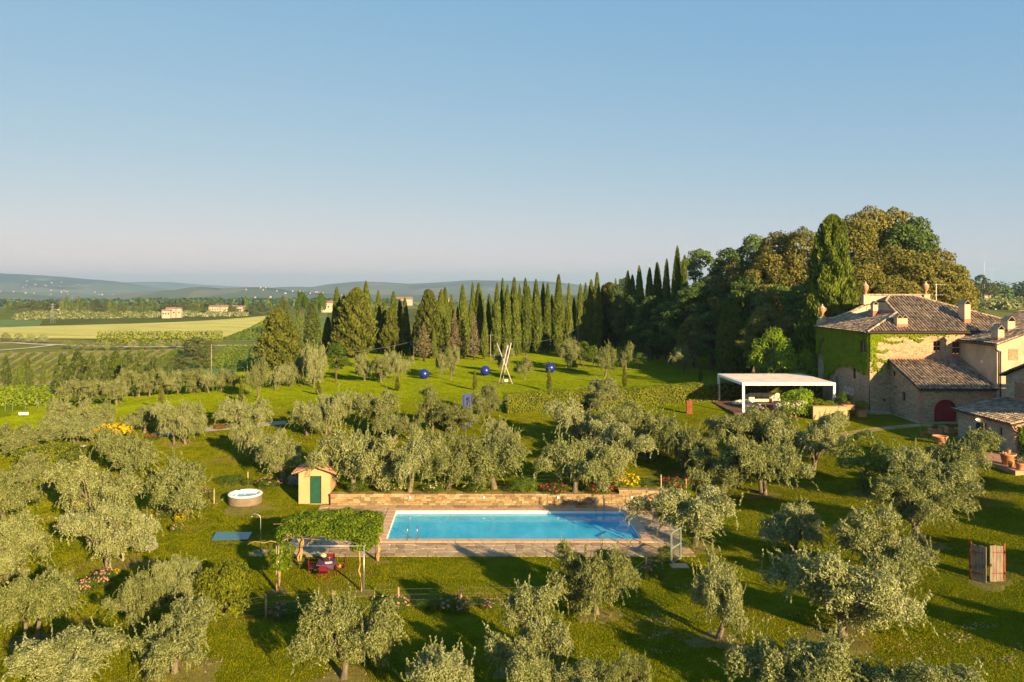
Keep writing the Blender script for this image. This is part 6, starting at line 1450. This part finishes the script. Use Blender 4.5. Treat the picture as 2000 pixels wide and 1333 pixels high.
# ------------------------------------------------------------------ old shutters standing in the lawn
def shutter(px, py, rz, label, side):
    x, y, z = ground_at(px, py); t = thing('standing_shutter', label, 'shutter', (x, y, z), rz, 'old wooden shutters')
    for k in range(4):
        u = -.36 + k * .18; o = part('plank', MB().box(u+.004, u+.176, -.02, .02, .04 + rr_.uniform(0, .03), 1.86 + rr_.uniform(-.03, .03)), M_WOODOLD, t, bevel=.006)
    pu = .42 * side; part('post', MB().box(pu-.055, pu+.055, -.04, .04, -.2, 1.96), M_CORTEN, t)
    part('bottom_rail', MB().box(-.36, .36, -.045, -.022, .04, .12), M_WOODOLD, t)
    for z in (.42, 1.5): part('hinge_strap', MB().box(-.25 if side > 0 else -.40, .40 if side > 0 else .25, -.032, -.021, z, z+.05), M_CORTEN, t)
    for z in (.45, 1.53): part('hinge_pin', MB().tube([(pu, -.06, z-.06), (pu, -.06, z+.06)], .03, 8), M_GUTTER, t)
    part('latch', MB().box(-.3*side-.03, -.3*side+.03, -.05, -.021, .8, .95), M_CORTEN, t)
shutter(1912, 1138, math.radians(-58), 'old plank shutter seen edge on, left one of two on the lawn', -1)
shutter(1946, 1138, math.radians(4), 'old plank shutter facing the camera, right one of two on the lawn', 1)

# ------------------------------------------------------------------ sculptures on the upper lawn
for px, py, lab in ((828, 741, 'blue ball sculpture, leftmost of three on the lawn'), (948, 735, 'blue ball sculpture, middle one, left of the leaning poles'), (1075, 729.5, 'blue ball sculpture, rightmost, behind a thin young cypress')):
    x, y, z = ground_at(px, py); y += .3; R = 9.8 / sc_at(y); t = thing('blue_ball', lab, 'sculpture', (x, y, hz(x, y)), 0, 'blue balls on the upper lawn')
    u_, v_ = np.meshgrid(np.linspace(0, 2*math.pi, 49)[:-1], np.linspace(-math.pi/2 + .02, math.pi/2 - .02, 25))
    V_ = np.stack([R*np.cos(v_)*np.cos(u_), R*np.cos(v_)*np.sin(u_), R*np.sin(v_) + R*.985], -1).reshape(-1, 3)
    link('sphere', np_mesh('sphere', V_, [(i*48+j, i*48+(j+1) % 48, (i+1)*48+(j+1) % 48, (i+1)*48+j) for i in range(24) for j in range(48)], M_BLUE, True), t)
    part('foot_ring', MB().lathe([(R*.4,0),(R*.4,.08),(R*.2,.08)], 24), M_GUTTER, t)
x, y, z = ground_at(987, 751); s = sc_at(y)
t = thing('leaning_poles', 'sculpture of three pale poles leaning across each other', 'sculpture', (x, y, z))
for (bx, tx_, ty2, dy0, dy1) in ((1001, 971, 672, 0, .6), (974, 992, 674, .2, -.4), (981, 999, 671, 1.2, .8)):
    part('pole', MB().tube([((bx-987)/s, dy0, 0), ((tx_-987)/s, dy1, (751-ty2)/s)], .065, 10), m_plain('pale_pole', (.46,.41,.39), .5, vary=.1), t, smooth=True)
x, y, z = ground_at(989, 752); t = thing('art_plaque', 'small white plaque on a stick before the leaning poles', 'sign', (x, y, z))
part('stick', MB().tube([(0,0,-.1),(0,0,.6)], .02, 6), M_GALV, t); part('board', MB().add([(-.22,-.05,.42),(.22,-.05,.42),(.22,.05,.72),(-.22,.05,.72),(-.22,-.03,.41),(.22,-.03,.41),(.22,.07,.71),(-.22,.07,.71)], [(0,1,2,3),(4,5,6,7),(0,1,5,4),(1,2,6,5),(2,3,7,6),(3,0,4,7)]), M_WHITE, t)
x, y, z = ground_at(912, 836); s = sc_at(y)
t = thing('blue_arch', 'blue frame sculpture standing among the olives', 'sculpture', (x, y, z), math.radians(62)); M_BLUE2 = m_plain('violet_blue_paint', (.055,.075,.30), .45, vary=.08)
hh = (836-776)/s
for u in (-.55, .55): part('upright', MB().box(u-.12, u+.12, -.12, .12, 0, hh), M_BLUE2, t, bevel=.01)
part('lintel', MB().box(-.67, .67, -.12, .12, hh+.003, hh+.26), M_BLUE2, t, bevel=.01)
x, y, z = ground_at(1346, 809); s = sc_at(y); t = thing('rusty_stele', 'upright rust coloured steel slab on the lawn', 'sculpture', (x, y, z))
part('slab', MB().box(-.3, .3, -.12, .12, 0, (809-783)/s), M_CORTEN, t, bevel=.01); part('base', MB().box(-.36, .36, -.2, .2, -.05, .05), M_CORTEN, t)
x, y, z = ground_at(46, 812); t = thing('white_board', 'white rectangular board on the grass by the vineyard posts', 'sign', (x, y, z), .1)
part('board', MB().box(-.6, .6, -.03, .03, .08, .42), M_WHITE, t)
for u in (-.45, .45): part('leg', MB().box(u-.03, u+.03, .032, .08, -.1, .3), M_GALV, t)
x, y, z = ground_at(95, 953); t = thing('path_lamp', 'thin rusty lamp post with pale head on the left grass strip', 'lamp', (x, y, z))
part('post', MB().box(-.045, .045, -.03, .03, 0, .62), M_CORTEN, t); part('head', MB().lathe([(.06,0),(.07,.06),(.03,.11),(0,.11)], 12, (0,0,.62)), M_WHITE, t, smooth=True)
x, y, z = ground_at(163, 905); t = thing('grey_gate_panel', 'grey blue metal panel half hidden behind the left olives', 'panel', (x, y, z), .3)
part('sheet', MB().box(-.25, .25, -.03, .03, 0, 1.5), M_GALV, t); part('frame', MB().box(.253, .31, -.04, .04, 0, 1.55), M_GATE, t)
# vineyard posts at the left
for i, (px, by, ty2) in enumerate([(10,803,786),(24,804,787),(49,800,783),(72,795,780),(75,802,784),(97,797,779),(112,793,778),(213,778,766),(232,777,764),(260,776,762),(272,776,764),(298,772,762)]):
    x, y, z = ground_at(px, by); tag(link('vineyard_post', MB().tube([(0,0,-.2),(.01,0,.6),(.02,.0,(by-ty2)/sc_at(y)*1.05)], [.045,.042,.04], 6).mesh('vineyard_post', M_GALV if i < 7 else M_POST), None, (x, y, z)),
        'pale vineyard end post at the left, ' + ordn(i) + ' along the row', 'post', 'vineyard posts')
# utility poles and wires
M_POSTGREY = m_plain('grey_pole_wood', (.22,.18,.14), .9, vary=.3, scale=4)
UP = [(413, 735, 672, 'utility pole at the vineyard track'), (808, 702, 666, 'short utility pole before the cypresses, left'), (958, 706, 653, 'utility pole before the cypress row, middle'), (1129, 690, 640, 'utility pole before the cypress row, right')]
tops = []
for px, by, ty2, lab in UP:
    x, y, z = ground_at(px, by); h = (by - ty2) / sc_at(y); t = thing('utility_pole', lab, 'utility pole', (x, y, z), 0, 'wooden utility poles')
    part('pole', MB().tube([(0,0,-.3),(0,0,h)], [.11,.07], 8), M_POSTGREY, t, smooth=True); part('insulator', MB().lathe([(.05,0),(.06,.08),(.0,.14)], 8, (0,0,h)), M_GLASS, t); tops.append(Vector((x, y, z + h - .1)))
for i, (a, b2) in enumerate(zip(tops[:-1], tops[1:])):
    pts = [a.lerp(b2, k/20) - Vector((0, 0, 2.0 * 4 * (k/20) * (1 - k/20))) for k in range(21)]
    tag(link('power_line', MB().tube([tuple(p) for p in pts], .02, 5, False).mesh('power_line', M_GALV)), ('sagging cable between the left poles', 'sagging cable between the left and middle poles', 'sagging cable between the middle and right poles')[i], 'cable')
# far houses
M_FARWALL = m_plain('far_plaster', (.42,.34,.25), .9); M_FARROOF = m_plain('far_roof', (.27,.16,.11), .9)
def far_house(x, y, z, w, d, h, label, group=None, windows=0, rz=0):
    t = thing('far_house', label, 'house', (x, y, z), rz, group)
    part('wall', MB().box(-w/2, w/2, -d/2, d/2, -3, h), M_FARWALL, t)
    part('roof', MB().add([(-w/2-.5,-d/2-.5,h),(w/2+.5,-d/2-.5,h),(w/2+.5,d/2+.5,h),(-w/2-.5,d/2+.5,h),(-w/2-.5,0,h+d*.22),(w/2+.5,0,h+d*.22)], [(0,1,5,4),(2,3,4,5),(0,4,3),(1,2,5),(0,3,2,1)]), M_FARROOF, t)
    for k in range(windows):
        u = -w/2 + w*(k+.5)/windows; wi = part('window', MB().box(u-.5, u+.5, -d/2-.05, -d/2+.05, h*.5, h*.5+1.4), M_GLASS, t)
    return t
for px, ty2, w, d, lab, nw in ((335,603,8,700,'pale farmhouse beyond the wheat field, upper block',4),(326,607,7,690,'pale farmhouse beyond the wheat field, low front block',3),(348,603,6,705,'pale farmhouse beyond the wheat field, right block',2),
      (420,600,11,860,'pale far house in the right group, left one',4),(445,600,15,870,'long pale far house in the right group',6),(470,600,10,860,'pale far house in the right group, right one',4),(643,592,11,640,'cream house between umbrella pine and cypresses',3),(115,604,12,900,'far house half hidden by trees on the left plain',3),(1928,596,6,620,'white hut on the right skyline',1),(790,585,30,1500,'far pale building seen between cypresses',5),(868,586,26,1500,'far pale building right of the dark cypresses',5)):
    x = (px - PX0) / FPX * d; zt_ = CAM_Z - (ty2 - HZ) / FPX * d; z0 = hz(x, d); far_house(x, d, z0, w, w * .7, max(3, zt_ - z0), lab, None, nw)
rl = random.Random(12); k = 0
for (pa, pb, da, db, n) in ((40, 260, 6400, 7600, 26), (560, 690, 4300, 5600, 26), (0, 160, 4600, 5400, 10), (480, 560, 4000, 4500, 8), (800, 900, 3600, 4200, 8)):
    for i in range(n):
        d = rl.uniform(da, db); x = (rl.uniform(pa, pb) - PX0) / FPX * d
        zi = float(np.interp(d, hy, [np.interp(x, hx, Hh[q]) for q in range(len(hy))]))
        w = rl.uniform(9, 20) * (.7 if d > 6000 else .5); far_house(x, d, zi, w, w*.7, rl.uniform(5, 8), 'tiny pale house in the villages on the far hills', 'villages on the far hills', 0, rl.uniform(-.6, .6))
x, y, z = ground_at(103, 632); h = (632-593) / sc_at(y); t = thing('lattice_pylon', 'thin lattice power pylon on the left plain', 'pylon', (x, y, z))
for sx_ in (-1, 1):
    for sy_ in (-1, 1): part('leg', MB().tube([(sx_*1.3, sy_*1.3, 0), (sx_*.3, sy_*.3, h)], .07, 5), M_GALV, t)
for k in range(8):
    za, zb2 = h*k/8, h*(k+1)/8; wa, wb = 1.3 - k/8, 1.3 - (k+1)/8; part('brace', MB().tube([(-wa, -wa, za), (wb, -wb, zb2)], .045, 4).tube([(wa, -wa, za), (-wb, -wb, zb2)], .045, 4), M_GALV, t)
for k in (.84, .95): part('cross_arm', MB().tube([(-2.2, 0, h*k), (2.2, 0, h*k)], .12, 5), M_GALV, t)
for px, d, hh_, lab in ((1923, 560, 36, 'thin radio mast on the right skyline'), (1937, 640, 27, 'second thin mast by the white hut')):
    x = (px - PX0) / FPX * d; t = thing('radio_mast', lab, 'mast', (x, d, hz(x, d))); part('mast', MB().tube([(0,0,0),(0,0,hh_*.6),(0,0,hh_)], [.06,.045,.02], 6), M_GALV, t); part('foot', MB().box(-.5,.5,-.5,.5,-.2,.3), M_FLAG, t)

# ------------------------------------------------------------------ dry mower clippings and fallen leaves on the near lawn
r = np.random.default_rng(91); P = []
for k in range(46):      # short windrows left by the mower
    px, py = (r.uniform(1500, 1990), r.uniform(1200, 1333)) if k < 26 else (r.uniform(1240, 1420), r.uniform(1120, 1300)) if k < 38 else (r.uniform(60, 760), r.uniform(1230, 1330))
    x, y, z = ground_at(px, py); a = math.radians(28) + r.normal() * .2; L = r.uniform(.5, 1.6); n = int(34 * L)
    t_ = r.uniform(-L/2, L/2, n); u_ = r.normal(0, .14, n); P.append(np.column_stack([x + t_*math.cos(a) - u_*math.sin(a), y + t_*math.sin(a) + u_*math.cos(a)]))
for bx, by, w, ty, lab in OLIVE_LIST:
    x, y, z = ground_at(bx, by); n = 60; P.append(np.column_stack([x + r.normal(0, 1.0, n), y + r.normal(0, 1.0, n)]))
P = np.concatenate(P); P = np.column_stack([P, height(P[:, 0], P[:, 1]) + r.uniform(.03, .075, len(P))])
tag(link('grass_clippings', leaf_mesh_out('grass_clippings', P, np.tile([0, 0, 1.0], (len(P), 1)), r.uniform(.06, .16, len(P)), r.uniform(.02, .05, len(P)), m_plain('dry_straw', (.30,.245,.11), .95, vary=.3, scale=9), .6, r)), 'dry mower clippings and fallen leaves on the lawn', None, None, 'stuff')
